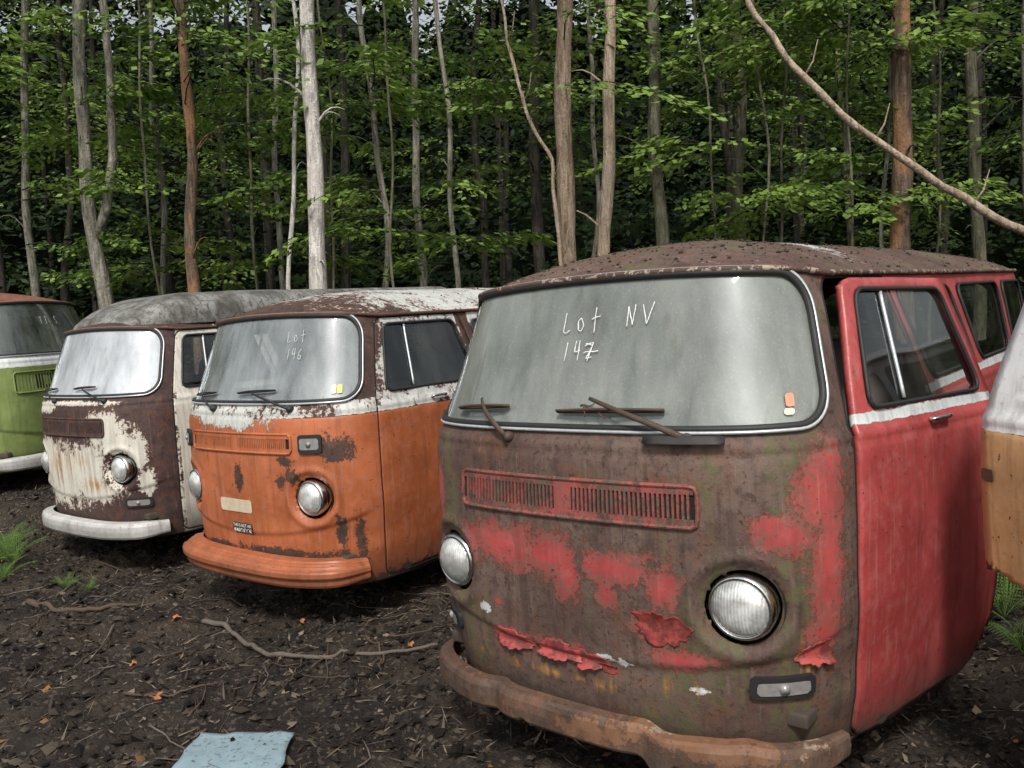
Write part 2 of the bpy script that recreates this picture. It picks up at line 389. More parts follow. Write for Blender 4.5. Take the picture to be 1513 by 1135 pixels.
def build_van(cfg):
    root=bpy.data.objects.new('van',None); root.empty_display_size=.3
    link(root); root.location=(cfg['O'][0],cfg['O'][1],cfg.get('dz',0)); root.rotation_euler=(0,0,math.radians(cfg['rot']))
    root['label']=cfg['label']; root['category']='van'; root['group']='abandoned vans parked in a row'
    mat=cfg['mat']; aflat=AG.ravel(); zflat=ZG.ravel(); hl_=0. if cfg.get('nolamp') else 1.
    fields=cfg['paint'](aflat,zflat); Vv=(VGn if cfg.get('nolamp') else VG).reshape(-1,3)
    V,F,f=sub(Vv,F_bodynl if cfg.get('nolamp') else F_body,fields); me=fastmesh('body',V,F); setpaint(me,f); b=obj('body',me,mat,root)
    md=b.modifiers.new('sheet','SOLIDIFY'); md.thickness=.016; md.offset=-1
    # roof
    ar=np.r_[np.arange(0,1.2,.03),np.arange(1.2,TT/2-.02,.06)]; ar=np.r_[-ar[:0:-1],ar]; n=len(ar)
    g0,gn=SN(ar,np.full(n,1.80),.004); cen=np.stack([np.zeros(n),np.clip(g0[:,1],1.15,3.45),np.zeros(n)],1)
    rr=1-np.linspace(0,1,34)**1.25; VV=[]
    top=cfg.get('roof_top',1.985)
    for k,r in enumerate(rr):
        q=cen+(g0-cen)*r; q[:,2]=g0[:,2]+(top-g0[:,2])*(1-r**2.4)
        q[:,2]+=.016*vnoise(q[:,0]*3,q[:,1]*3,9)*(1-r**6)
        VV.append(q)
    VV=np.concatenate(VV)
    ii,kk_=np.meshgrid(np.arange(n),np.arange(len(rr)-1),indexing='ij'); i2=(ii+1)%n
    FF=np.stack([kk_*n+ii,kk_*n+i2,(kk_+1)*n+i2,(kk_+1)*n+ii],-1).reshape(-1,4)
    me=fastmesh('roof',VV,FF); setpaint(me,cfg['roofpaint'](VV[:,0],VV[:,1])); ro=obj('roof',me,cfg.get('roofmat',mat),root)
    md=ro.modifiers.new('sheet','SOLIDIFY'); md.thickness=.015; md.offset=-1
    if cfg.get('rooflitter'):
        mb=MB(); oc_=[(1,0,0),(-1,0,0),(0,1,0),(0,-1,0),(0,0,1),(0,0,-1)]; of_=[(0,2,4),(2,1,4),(1,3,4),(3,0,4),(2,0,5),(1,2,5),(3,1,5),(0,3,5)]
        for i in range(cfg['rooflitter']):
            k_=random.randrange(3,30); c_=random.randrange(n); w_=random.random(); u_=random.random()
            q=VV[k_*n+c_]*(1-w_)*(1-u_)+VV[k_*n+(c_+1)%n]*w_*(1-u_)+VV[(k_+1)*n+c_]*(1-w_)*u_+VV[(k_+1)*n+(c_+1)%n]*w_*u_
            s_=.002+.009*random.random()**5
            mb.add([(q[0]+s_*c2[0]*random.uniform(.6,1.4),q[1]+s_*c2[1]*random.uniform(.6,1.4),q[2]+s_*.3+s_*.7*c2[2]) for c2 in oc_],of_)
        rl=obj('roof_litter',mb.mesh('roof_litter'),M_moss,root); rl['kind']='stuff'
    p,nn_=SN(ar,np.full(n,1.797),.010); V,F=tube(p,.0105,True,8,Nref=nn_); me=fastmesh('rain_gutter',V,np.array(F)); 
    obj('rain_gutter',me,cfg.get('guttermat',M_rustmetal),root)
    # windshield
    o=rrout(*WS[:4],WS[4]); V,F=smooth_glass(o,-.004); mb=MB().add(V,F); ws=obj('windshield',mb.mesh('windshield'),cfg['glass'],root)
    p,q=SN(o[:,0],o[:,1],.004); V,F=tube(p,.0125,True,8,Nref=q); obj('windshield_seal',MB().add(V,F).mesh('windshield_seal'),M_rubber,ws)
    o2=rrout(WS[0]-.012,WS[1]+.012,WS[2]-.012,WS[3]+.012,tuple(x+.01 for x in WS[4])); p,q=SN(o2[:,0],o2[:,1],.010); V,F=tube(p,.0062,True,6,Nref=q)
    obj('windshield_trim',MB().add(V,F).mesh('windshield_trim'),cfg.get('trim',M_trim),ws)
    if cfg.get('write'): writing(cfg['write'],ws,cfg.get('chalk',M_chalk),cfg.get('wt',.0023))
    for (a0,a1,z0,z1,m_) in cfg.get('stickers',[]):
        V,F=smooth_glass(rrout(a0,a1,z0,z1,(.004,)*4,.01),.003); obj('sticker',MB().add(V,F).mesh('sticker'),m_,ws)
    for s in (1,-1):
        for w in WINS:
            o=rrout(*w[:4],w[4],.03); o[:,0]*=s
            if s<0: o=o[::-1]
            V,F=smooth_glass(o,-.006); g=obj('side_window',MB().add(V,F).mesh('side_window'),cfg['sglass'],root)
            p,q=SN(o[:,0],o[:,1],.003); V,F=tube(p,.008,True,6,Nref=q); obj('window_seal',MB().add(V,F).mesh('window_seal'),M_rubber,g)
    o=rrout(*WIN_R[:4],WIN_R[4],.03); V,F=smooth_glass(o,-.006); g=obj('rear_window',MB().add(V,F).mesh('rear_window'),cfg['sglass'],root)
    # doors
    for s,Fd,key in ((1,F_dl,'door_l'),(-1,F_drcut if cfg.get('cut') else F_dr,'door_r')):
        WD=WIN_DS if (cfg.get('cut') and s<0) else WIN_D
        hx,hy=S(np.array(s*A_DOOR0),np.array(.9))[:2]; hinge=(hx,hy,0)
        V,F,f=sub(Vv,Fd,fields); V=V-np.array([hx,hy,0]); me=fastmesh('cab_door',V,F); setpaint(me,f)
        dr=obj('cab_door',me,cfg.get('doormat',mat),root,hinge)
        md=dr.modifiers.new('sheet','SOLIDIFY'); md.thickness=.028; md.offset=-1
        if key in cfg: dr.rotation_euler=(math.radians(cfg.get('sag',0)),0,math.radians(cfg[key])); dr['label']=cfg.get('doorlabel','cab door standing ajar')
        o=rrout(*WD[:4],WD[4],.025); o[:,0]*=s
        if s<0: o=o[::-1]
        V,F=smooth_glass(o,-.008); obj('door_window',MB().add(V,F).mesh('door_window',off=hinge),cfg['sglass'],dr)
        p,q=SN(o[:,0],o[:,1],.003); V,F=tube(p,.008,True,6,Nref=q); mb=MB().add(V,F)
        obj('window_seal',mb.mesh('window_seal',off=hinge),cfg.get('dseal',M_rubber),dr)
        aq=np.full(12,s*ay(.68)); zq=np.linspace(1.37,1.735,12); p,q=SN(aq,zq,.0); V,F=tube(p,.007,False,6,Nref=q)
        obj('quarter_light_bar',MB().add(V,F).mesh('quarter_light_bar',off=hinge),M_trim,dr)
        ah=np.linspace(ay(.80),ay(.93),10)*s; p,q=SN(ah,np.full(10,1.285),.035); p[0]-=q[0]*.02; p[-1]-=q[-1]*.02
        V,F=tube(p,.008,False,8); obj('door_handle',MB().add(V,F).mesh('door_handle',off=hinge),M_chrome,dr)
        if cfg.get('cut') and s<0:
            ol=rrout(-ay(1.352),-ay(1.300),1.085,1.125,(.004,)*4,.01); V,F=patch(ol,.006,2); obj('door_latch',MB().add(V,F).mesh('door_latch',off=hinge),M_rustmetal,dr)
        o=rrout(*DOOR[:4],DOOR[4],.02); ok=np.hypot(o[:,0]-A_ARCH,o[:,1]-Z_ARCH)>R_ARCH
        k0=np.where(~ok)[0]
        if len(k0): o=np.roll(o,-(k0[-1]+1),0); o=o[:ok.sum()]
        p=P(o[:,0]*s,o[:,1],.0); _,q=SN(o[:,0]*s,o[:,1])
        V,F=tube(p,.0045,False,6,Nref=q,flat=.5); obj('door_seam',MB().add(V,F).mesh('door_seam'),M_dark,root)
    # headlights
    for s in (() if cfg.get('nolamp') else (1,-1)):
        p,q=SN(np.array(s*A_HL),np.array(Z_HL)); ax=Vector(q)*.35+Vector((0,-1,0))*.65; ax.normalize(); c=Vector(p)+ax*.002
        V,F=revolve([(.104,-.10),(.106,.0),(.099,.016),(.091,.02),(.088,.010),(.088,-.02),(.001,-.03)],c,ax); mb=MB().add(V,F)
        h=obj('headlight',mb.mesh('headlight'),M_chrome,root)
        V,F=revolve([(.089,.008),(.086,.020),(.072,.032),(.05,.041),(.025,.046),(.001,.047)],c,ax)
        obj('lens',MB().add(V,F).mesh('lens'),M_lens,h)
        V,F=revolve([(.125,-.03),(.125,-.10),(.001,-.11)],c,ax); obj('headlight_bucket',MB().add(V,F).mesh('headlight_bucket'),M_dark,h)
    # grille
    gw,gz0,gz1=cfg.get('gw',.487),cfg.get('gz0',1.035),cfg.get('gz1',1.165); bd=cfg.get('bard',.009); bw=cfg.get('barw',.0080); bp=cfg.get('barp',.0165)
    o=rrout(-gw,gw,gz0,gz1,(.022,)*4,.02); V,F=patch(o,.003,3,hl_); mb=MB().add(V,F,1)
    p=P(o[:,0],o[:,1],.006,hl_); _,q=SN(o[:,0],o[:,1]); V,F=tube(p,.0075,True,8,Nref=q); mb.add(V,F,0)
    def bar(a0,a1,z0,z1,off0,off1,m):
        na=max(2,int((a1-a0)/.04)+1); a=np.linspace(a0,a1,na)
        V=[]
        for zz,of in ((z0,off0),(z0,off1),(z1,off1),(z1,off0)): V.append(P(a,np.full(na,zz),of,hl_))
        V=np.concatenate(V); F=[]
        for k in range(3):
            for i in range(na-1): F.append((k*na+i,k*na+i+1,(k+1)*na+i+1,(k+1)*na+i))
        F.append((0,na,2*na,3*na)); F.append((na-1,4*na-1,3*na-1,2*na-1))
        mb.add(V,F,m)
    bar(-gw+.01,gw-.01,gz1-.026,gz1-.006,.002,bd-.001,0); bar(-gw+.01,gw-.01,gz0+.006,gz0+.026,.002,bd-.001,0)
    bar(-.035,.035,gz0+.026,gz1-.026,.002,bd-.001,0)
    for s in (-1,1):
        x=.043
        while x<gw-.03:
            bar(min(s*x,s*(x+bw)),max(s*x,s*(x+bw)),gz0+.024,gz1-.024,.001,bd,0); x+=bp
    me=mb.mesh('vent_grille',smooth=False); vv=np.array(mb.V); setpaint(me,cfg['grillepaint'](vv[:,0],vv[:,2])); gr=obj('vent_grille',me,[mat,M_dark],root)
    # turn signals
    for s in (() if cfg.get('nolamp') else (1,-1)):
        if cfg['gen']=='a': ac_,zc_,wa,wz=s*axx(.705),.535,.10,.034
        else: ac_,zc_,wa,wz=s*axx(.615),1.10,.070,.052
        o=rrout(ac_-wa,ac_+wa,zc_-wz,zc_+wz,(.014,)*4,.015); V,F=patch(o,.018,3)
        n_=len(o); outer=P(o[:,0],o[:,1],-.005); mb=MB(); mb.add(V,F,0)
        V2=np.concatenate([V[-n_:],outer]); mb.add(V2,[(i,n_+i,n_+(i+1)%n_,(i+1)%n_) for i in range(n_)],0)
        ts=obj('turn_signal',mb.mesh('turn_signal'),M_rubber,root)
        o=rrout(ac_-wa*.8,ac_+wa*.8,zc_-wz*.62,zc_+wz*.62,(.010,)*4,.015); V,F=patch(o,.022,3); mb=MB().add(V,F)
        p,q=SN(np.array(ac_),np.array(zc_)); pc=P(np.array(ac_),np.array(zc_),.022)
        V,F=revolve([(.016,0),(.015,.008),(.001,.012)],pc,q,16); mb.add(V,F)
        obj('turn_signal_lens',mb.mesh('turn_signal_lens'),M_amber,ts)
    # bumper
    BA=cfg.get('ba',.93); NB=150; ab=np.linspace(-BA,BA,NB); prof=cfg['bprof']; m=len(prof)
    base,bn=SN(ab,np.full(NB,.42)); bn[:,2]=0; bn/=np.linalg.norm(bn,axis=1)[:,None]; V=np.zeros((NB,m,3))
    sag=cfg.get('bdent',lambda a:(a*0,a*0))(ab)
    endt=sst(.80,1.,np.abs(ab)/BA); br=cfg.get('brough',.3)
    for k,(of,z) in enumerate(prof):
        of2=of*(1-.5*endt) 
        wob=(vnoise(ab*6,np.full(NB,z*6),11)*.014+vnoise(ab*21,np.full(NB,z*14),12)*.007)*br
        low=cfg.get('bnotch',lambda a:a*0)(ab)*(1 if z<.31 else (.5 if z<.34 else 0))
        V[:,k]=base+bn*(of2+sag[0]+wob)[:,None]; V[:,k,2]=.335+(z-.335)*(1-.25*endt)+sag[1]+wob*.6+low
    V=V.reshape(-1,3); F=[]
    for i in range(NB-1):
        for k in range(m-1): F.append((i*m+k,(i+1)*m+k,(i+1)*m+k+1,i*m+k+1))
    me=fastmesh('bumper',V,np.array(F),False); setpaint(me,cfg['bumperpaint'](np.repeat(ab,m),V[:,2])); bo=obj('bumper',me,cfg.get('bumpermat',mat),root)
    md=bo.modifiers.new('t','SOLIDIFY'); md.thickness=.006
    if cfg.get('blabel'): bo['label']=cfg['blabel']
    # wipers
    for (pa,pz,ea,ez,b0,bz0,b1,bz1) in cfg.get('wipers',[]):
        wr=cfg.get('wr',1.); t=np.linspace(0,1,14); a=pa+(ea-pa)*t; z=pz+(ez-pz)*t; p,q=SN(a,z); p=p+q*(.03+.025*np.sin(t*math.pi))[:,None]
        mb=MB(); V,F=tube(p,np.linspace(.0085,.0050,14)*wr,False,8,Nref=q,flat=.5); mb.add(V,F)
        p0,q0=SN(np.array(pa),np.array(pz)); V,F=revolve([(.020,-.01),(.020,.02),(.015,.034),(.001,.037)],p0,q0,16); mb.add(V,F)
        t=np.linspace(0,1,16); p,q=SN(b0+(b1-b0)*t,bz0+(bz1-bz0)*t,.014); V,F=tube(p,.0055*wr,False,6,Nref=q); mb.add(V,F)
        p,q=SN(b0+(b1-b0)*t,bz0+(bz1-bz0)*t); p=p+q*(.022+.02*np.sin(t*math.pi))[:,None]; V,F=tube(p,.004*wr,False,6,Nref=q); mb.add(V,F)
        obj('wiper',mb.mesh('wiper'),cfg.get('wipermat',M_rustmetal),root)
    # wheels
    for (x,y) in ((.69,1.60),(-.69,1.60),(.69,3.45),(-.69,3.45)):
        s=1 if x>0 else -1; e=bpy.data.objects.new('wheel',None); link(e,root,(x,y,.27))
        V,F=revolve([(.17,-.09),(.25,-.095),(.30,-.08),(.32,-.04),(.32,.04),(.30,.08),(.25,.095),(.17,.09),(.17,-.09)],(0,0,0),(s,0,0),36); obj('tyre',MB().add(V,F).mesh('tyre'),M_tyre,e)
        V,F=revolve([(.175,.07),(.16,.03),(.11,.02),(.10,.05),(.001,.06)],(0,0,0),(s,0,0),30); obj('rim',MB().add(V,F).mesh('rim'),M_rustmetal,e)
    # interior
    mb=MB(); V,F=rbox((0,2.1,.42),(1.5,3.9,.05),.01); mb.add(V,F); V,F=rbox((0,.42,.75),(1.3,.06,.7),.02); mb.add(V,F); V,F=rbox((0,.50,1.24),(1.36,.26,.12),.04); mb.add(V,F)
    obj('cab_interior',mb.mesh('cab_interior'),M_floor,root)
    for x,wd in ((.42,.52),(-.30,.80)):
        mb=MB(); V,F=rbox((x,1.28,.86),(wd,.52,.18),.06); mb.add(V,F); V,F=rbox((x,1.58,1.22),(wd,.14,.62),.06,(-.2,0,0)); mb.add(V,F); obj('seat',mb.mesh('seat'),cfg.get('seatmat',M_seat),root)
    mb=MB(); V,F=rbox((0,2.7,.80),(1.3,.5,.18),.06); mb.add(V,F); V,F=rbox((0,3.0,1.05),(1.3,.15,.5),.06,(-.2,0,0)); mb.add(V,F); obj('seat',mb.mesh('seat'),cfg.get('seatmat',M_seat),root)
    th=np.linspace(0,2*math.pi,40,endpoint=False); c=np.array([.40,.86,1.27])
    ring=c+.21*(np.cos(th)[:,None]*np.array([1,0,0])+np.sin(th)[:,None]*np.array([0,.85,.52])); V,F=tube(ring,.012,True,8); mb=MB().add(V,F)
    V,F=tube(np.array([c,c+[0,-.30,-.75]]),.018,False,8); mb.add(V,F)
    V,F=tube(np.array([c+[-.2,0,0],c+[.2,0,0]]),.010,False,8); mb.add(V,F); obj('steering_wheel',mb.mesh('steering_wheel'),M_black,root)
    return root
BP_A=[(.045,.285),(.080,.280),(.098,.283),(.105,.294),(.106,.33),(.103,.362),(.096,.377),(.084,.384),(.045,.386)]
BP_W=[(.03,.280),(.085,.273),(.106,.276),(.116,.292),(.118,.33),(.115,.365),(.106,.383),(.092,.391),(.03,.394)]
BP_B=[(.02,.30),(.10,.292),(.125,.296),(.133,.310),(.134,.345),(.150,.350),(.155,.358),(.155,.382),(.150,.392),(.134,.396),(.126,.402),(.118,.412),(.104,.414),(.100,.424),(.086,.427),(.080,.436),(.02,.44)]
Zr=lambda a:np.zeros_like(a)
# --- red & brown-primer van
def paint_red(a,z):
    aa=np.abs(a)
    L=[(-.30,.90,.22,.095),(-.08,.89,.20,.08),(.0,.85,.07,.14),(.17,.875,.18,.07),(.36,.83,.07,.08),(-.69,1.08,.05,.12),(.86,1.12,.10,.15),(.88,.90,.08,.30),(.74,1.01,.11,.07),(.70,1.05,.08,.04),(.86,.68,.07,.08),(.33,.70,.10,.06),(-.05,.55,.17,.04),(-.32,.56,.10,.035),(.42,.60,.16,.045),(.9,1.22,.06,.06),(.15,.78,.05,.05),(-.35,.68,.03,.02),(.02,1.1,.04,.04)]
    R=blob(a,z,L)*.95
    R=np.where(aa>A_DOOR0-.002,np.where(z<1.30,1.12,.92),R)
    R=np.where((aa>A_DOOR1),np.where(z<1.3,.95,.90),R)
    R=np.minimum(R,np.where(aa>A_DOOR0,sst(.24,.40,z)*.75+.38,1.2))
    Gw=np.where((aa>A_DOOR0)&(z>1.305)&(z<1.345),.85,0.)
    Gw=np.maximum(Gw,blob(a,z,[(-.42,.64,.035,.02),(.12,.56,.05,.015),(.20,.55,.04,.015),(.47,.50,.04,.012)])*.9)
    B=blob(a,z,[(.8,.6,.1,.1),(-.1,.45,.6,.04),(.3,.5,.3,.06)])*.5
    return np.stack([R,Gw,B],1)
M_red=paint_mat('primer_and_red_paint',(.092,.054,.045),(.145,.096,.076),(.40,.060,.058),(.62,.66,.66),.36,.74,.65,.75)
M_redbump=paint_mat('rusty_bumper_metal',(.090,.052,.038),(.18,.105,.070),(.29,.13,.06),(.42,.33,.25),.6)
GL_red=glass_mat('dusty_windshield',(.31,.335,.30),.70,(.45,.5,.45),.03,1.25)
GL_side=glass_mat('grimy_side_glass',(.18,.19,.16),.05,(.95,.97,.95),.03,1.0)
def dent(a): return (-.035*np.exp(-((a-.28)/.06)**2)-.025*np.exp(-((a+.35)/.05)**2)-.02*np.exp(-((a-.62)/.04)**2),-.022*np.exp(-((a-.36)/.12)**2)-.02*sst(.2,.9,a))
red=build_van(dict(O=(.155,2.86),rot=-39.4,gen='a',label='rusty brown and red van with its cab door ajar',mat=M_red,paint=paint_red,rooflitter=2400,guttermat=M_gutter,
 roofpaint=lambda x,y:np.stack([Zr(x),blob(x,y,[(.42,1.3,.22,.2)])*.62+.30*(y<.42),blob(x,y,[(0,.42,.8,.06)])*.35],1),
 grillepaint=lambda x,z:np.stack([np.where(np.abs(x)>.02,.52,0)+blob(x,z,[(0,1.1,.03,.04)])*.5,Zr(x),Zr(x)],1),
 bumperpaint=lambda a,z:np.stack([blob(a,z,[(.45,.36,.3,.06),(-.5,.42,.3,.03),(.1,.33,.2,.04)])*.9,blob(a,z,[(.8,.36,.12,.04),(.35,.37,.10,.02)])*.55,blob(a,z,[(0,.3,1,.05)])*.45],1),
 bnotch=lambda a:-.035*np.exp(-((a-.33)/.035)**2)+.02*np.exp(-((a-.41)/.02)**2)+.012*np.exp(-((a+.2)/.015)**2),
 bumpermat=M_redbump,blabel='bent rusty bumper blade',bprof=BP_A,brough=1.4,bdent=dent,glass=GL_red,sglass=GL_side,door_l=-12,sag=-1.6,doorlabel='faded red cab door standing ajar',
 write=[('Lot',-.075,1.630,.062,.064),('147',-.06,1.548,.054,.050),('NV',.215,1.640,.060,.068)],
 stickers=[(.768,.798,1.392,1.432,M_stick1),(.760,.795,1.368,1.388,M_stick2)],wr=1.35,wipermat=M_arm,
 wipers=[(.46,1.305,.10,1.425,-.04,1.385,.38,1.39),(-.25,1.295,-.42,1.42,-.56,1.385,-.28,1.40)]))
mb=MB()
for i in range(6):
    a0=random.uniform(.06,.18); z0=random.uniform(1.380,1.405); l=random.uniform(.04,.10); th=random.uniform(-.4,.4) if i<4 else random.uniform(-1.9,-1.2)
    if i>=4: l*=.5
    t=np.linspace(0,1,6); p,q=SN(a0+l*t*math.cos(th),z0+l*t*math.sin(th)+.006*np.sin(t*5+i),.03+.012*random.random()); V,F=tube(p,np.linspace(.0045,.0018,6),False,5); mb.add(V,F)
obj('twig_litter',mb.mesh('twig_litter'),M_twig,red)
o=rrout(.32,.58,1.288,1.312,(.004,)*4,.02); V,F=patch(o,.036,3); pl=obj('wiper_linkage_plate',MB().add(V,F).mesh('wiper_linkage_plate'),simple('oily_dark_steel',(.03,.027,.026),.6,.2,.5,20),red); md=pl.modifiers.new('t','SOLIDIFY'); md.thickness=.004
g=G('peeling_red_paint'); o_=g.obj(); n_=g.noise(18,5,.7,o_); c_=g.mix(g.step(n_,.40,.60),(.15,.035,.03),(.40,.07,.065)); c_=g.mix(g.step(g.noise(60,3,.6,o_),.58,.66,0,.8),c_,(.08,.05,.04)); g.pr(c_,.5,0.,g.bump(n_,.5,.006)); M_flake=g.mat
def flake(a0,z0,wa,wz,curl,seed,lift='bottom'):
    r=random.Random(seed); n=44; out=[]
    for k in range(n):
        t=2*math.pi*k/n; q=1+.10*math.sin(3*t+seed)+.08*math.sin(7*t+2*seed)+.16*r.uniform(-1,1); out.append((wa*q*math.cos(t),wz*q*math.sin(t)))
    V=[];F=[]; rings=7
    for k in range(rings+1):
        for (x,y) in out:
            xx,yy=x*k/rings,y*k/rings; s=(-yy/wz-.1) if lift=='bottom' else (yy/wz-.1)
            c=max(0,s); V.append(P(np.array([a0+xx]),np.array([z0+yy+curl*.3*c*c*(1 if lift=='bottom' else -1)]),.002+curl*c**1.6+.004*c*math.sin(xx*60+seed))[0])
    for k in range(rings):
        for i in range(n):
            j=(i+1)%n; F.append((k*n+i,(k+1)*n+i,(k+1)*n+j,k*n+j))
    ob=obj('peeling_paint',MB().add(V,F).mesh('peeling_paint'),M_flake,red); md=ob.modifiers.new('t','SOLIDIFY'); md.thickness=.001
flake(.35,.70,.095,.065,.028,1,'top'); flake(-.30,.545,.09,.038,.028,2); flake(-.08,.545,.10,.036,.032,3); flake(.05,.535,.08,.035,.028,7); flake(.84,.63,.065,.04,.028,4); flake(.13,.52,.04,.02,.018,5,'top')
# --- orange van
M_or=paint_mat('orange_paint_with_rust',(.055,.03,.024),(.085,.048,.035),(.43,.120,.042),(.60,.61,.58),.42,.70)
def paint_or(a,z):
    aa=np.abs(a)
    R=np.where(z<1.25,1.08,0.)
    R=R-blob(a,z,[(.76,1.06,.12,.09),(.48,.92,.06,.05),(.40,.88,.05,.06),(.0,.88,.04,.10),(.35,.45,.6,.035),(.78,.60,.04,.1),(-.3,.44,.3,.03),(.88,.5,.04,.2),(.45,1.0,.10,.03)])*.92
    R=np.where(z<1.25,np.minimum(R,.36+sst(.24,.44,z)*.75),0)
    Gw=np.where((z>1.245)&(z<1.335),.66,np.where(z>=1.335,np.where(aa<A_DOOR0,.32,.62),0))
    Gw=np.where((aa>A_DOOR1-.05)&(aa<ay(1.44))&(z>1.34),.15,Gw)
    Gw=np.maximum(Gw,0)-blob(a,z,[(.6,1.3,.1,.05),(.98,1.6,.08,.2)])*.3
    Gw=np.maximum(Gw,blob(a,z,[(-.05,1.23,.35,.05)])*.95)
    return np.stack([R,Gw,np.maximum(0,blob(a,z,[(.3,.6,.5,.1)])*.45)],1)
GL_or=glass_mat('dusty_windshield_pale',(.43,.47,.47),.56,(.5,.55,.55),.05,1.6)
orange=build_van(dict(O=(-1.68,5.07),rot=-39,gen='b',label='orange and white van with rust patches and an orange bumper',mat=M_or,paint=paint_or,gw=.50,gz0=1.045,gz1=1.155,rooflitter=400,
 roofpaint=lambda x,y:np.stack([Zr(x),np.clip(blob(x,y,[(.35,1.45,.5,.9),(-.1,.9,.4,.35)])*.92,0,.66),Zr(x)],1),
 grillepaint=lambda x,z:np.stack([Zr(x)+1.0,Zr(x),Zr(x)],1),bumperpaint=lambda a,z:np.stack([Zr(a)+.95,Zr(a),Zr(a)],1),
 bprof=BP_B,brough=.25,ba=.90,glass=GL_or,sglass=GL_side,wt=.0020,chalk=M_chalk2,
 write=[('Lot',.40,1.65,.056,.056),('146',.41,1.565,.052,.046)],stickers=[(.78,.81,1.37,1.42,M_stick3),(.745,.775,1.37,1.42,M_stick2)],
 wipers=[(.50,1.295,.12,1.395,-.0,1.385,.36,1.40),(-.24,1.295,-.42,1.40,-.52,1.37,-.26,1.39)],wipermat=M_rubber))
o=rrout(-.22,.11,.672,.752,(.008,)*4,.02); V,F=patch(o,.004,3); obj('cream_sticker',MB().add(V,F).mesh('cream_sticker'),simple('worn_cream_sticker',(.58,.50,.36),.6,0,.4,14),orange)
o=rrout(-.12,.09,.535,.605,(.004,)*4,.02); V,F=patch(o,.004,3); bs=obj('bumper_sticker',MB().add(V,F).mesh('bumper_sticker'),simple('sticker_black',(.03,.028,.027),.5,0,.4),orange)
mb=MB()
for txt,zc_,sz in (('THIS IS NOT AN',.588,.030),('ABANDONED CAR',.556,.040)):
    V,F=textmesh(txt,sz); w=V[:,0].max()-V[:,0].min(); V[:,0]*=.190/w
    mb.add(P(-.015+V[:,0],zc_+V[:,1],.0062),F)
obj('lettering',mb.mesh('lettering',smooth=False),simple('white_print',(.85,.83,.78),.6,0,.1),bs)
# --- maroon van with raised roof
M_br=paint_mat('maroon_paint_and_cream',(.05,.026,.026),(.078,.044,.040),(.06,.03,.03),(.66,.63,.55),.5,.7)
def paint_br(a,z):
    aa=np.abs(a)
    Gw=blob(a,z,[(.48,1.08,.22,.12),(.58,.98,.16,.09),(-.2,.72,.65,.22),(-.45,.86,.28,.15),(.15,.80,.35,.17),(.75,.92,.07,.14),(.80,.68,.06,.10),(.30,.62,.30,.09),(-.6,1.25,.3,.05),(.1,1.28,.5,.02)])*1.08
    Gw=np.where(aa>A_DOOR0,1.0,Gw); Gw=np.where((aa>A_DOOR0)&(aa<A_DOOR0+.03),.6,Gw); Gw=np.where((aa>A_DOOR0)&(z>1.33),.78,Gw)
    B=np.where(aa<A_DOOR0,blob(a,z,[(-.35,.80,.35,.20),(.05,.85,.3,.14),(.3,.66,.3,.08)])*.60,0)
    return np.stack([Zr(a),Gw,B],1)
GL_br=glass_mat('glare_white_windshield',(.68,.72,.76),.80,(.5,.55,.55),.1,1.5)  # whitened dust colour stands in for a bright sky reflection
M_wb=paint_mat('white_bumper_paint',(.06,.04,.03),(.1,.06,.04),(.7,.7,.68),(.7,.7,.68),.5,.7)
brown=build_van(dict(O=(-3.44,6.53),rot=-38,gen='a',label='maroon van with flaking cream paint, white bumper and raised roof',mat=M_br,paint=paint_br,dz=.03,
 roofpaint=lambda x,y:np.stack([Zr(x),Zr(x)+.3,Zr(x)],1),grillepaint=lambda x,z:np.stack([Zr(x),Zr(x),Zr(x)],1),
 bumperpaint=lambda a,z:np.stack([Zr(a)+.80,Zr(a),blob(a,z,[(.2,.3,.9,.04)])*.3],1),bumpermat=M_wb,bprof=BP_W,ba=.92,glass=GL_br,sglass=GL_side,
 wipers=[(.50,1.295,.18,1.395,.05,1.385,.36,1.40),(-.24,1.295,-.42,1.40,-.52,1.37,-.26,1.39)],wipermat=M_rubber))
g=G('weathered_fibreglass'); o_=g.obj(); n_=g.noise(5,6,.75,o_); st_=g.noise(1,5,.6,g.scale(o_,(3,30,8)))
c_=g.mix(g.step(n_,.35,.65),(.07,.065,.055),(.27,.27,.255)); c_=g.mix(g.step(st_,.48,.68,0,.75),c_,(.05,.045,.04)); c_=g.mix(g.step(g.noise(40,5,.6,o_),.50,.64,0,.8),c_,(.045,.04,.028)); g.pr(c_,.75,0.,g.bump(n_,.5,.015)); M_fib=g.mat
V=[];F=[]; ys=np.linspace(.30,4.1,60); th=np.linspace(0,math.pi,33)
for y in ys:
    fr_=min(1,(y-.30)/.62); e=(1-(1-fr_)**2.2)**.7; rr_=min(1,(4.1-y)/.3); e*=(1-(1-rr_)**3); e=max(e,.001)
    wd=.690*(.70+.30*e)
    for t in th:
        cx_=np.sign(math.cos(t))*abs(math.cos(t))**.45*wd; cz_=abs(math.sin(t))**.6
        rib=.010*(1 if abs(cx_)<.5 and math.sin(cx_*30)>0 else 0)*cz_*(1 if y>1.1 else 0)
        V.append((cx_,y,1.835+(.265*e)*cz_+rib+.010*float(vnoise(cx_*4,y*4,4))))
for i in range(59):
    for k in range(32): F.append((i*33+k,(i+1)*33+k,(i+1)*33+k+1,i*33+k+1))
obj('raised_roof',MB().add(V,F).mesh('raised_roof'),M_fib,brown)
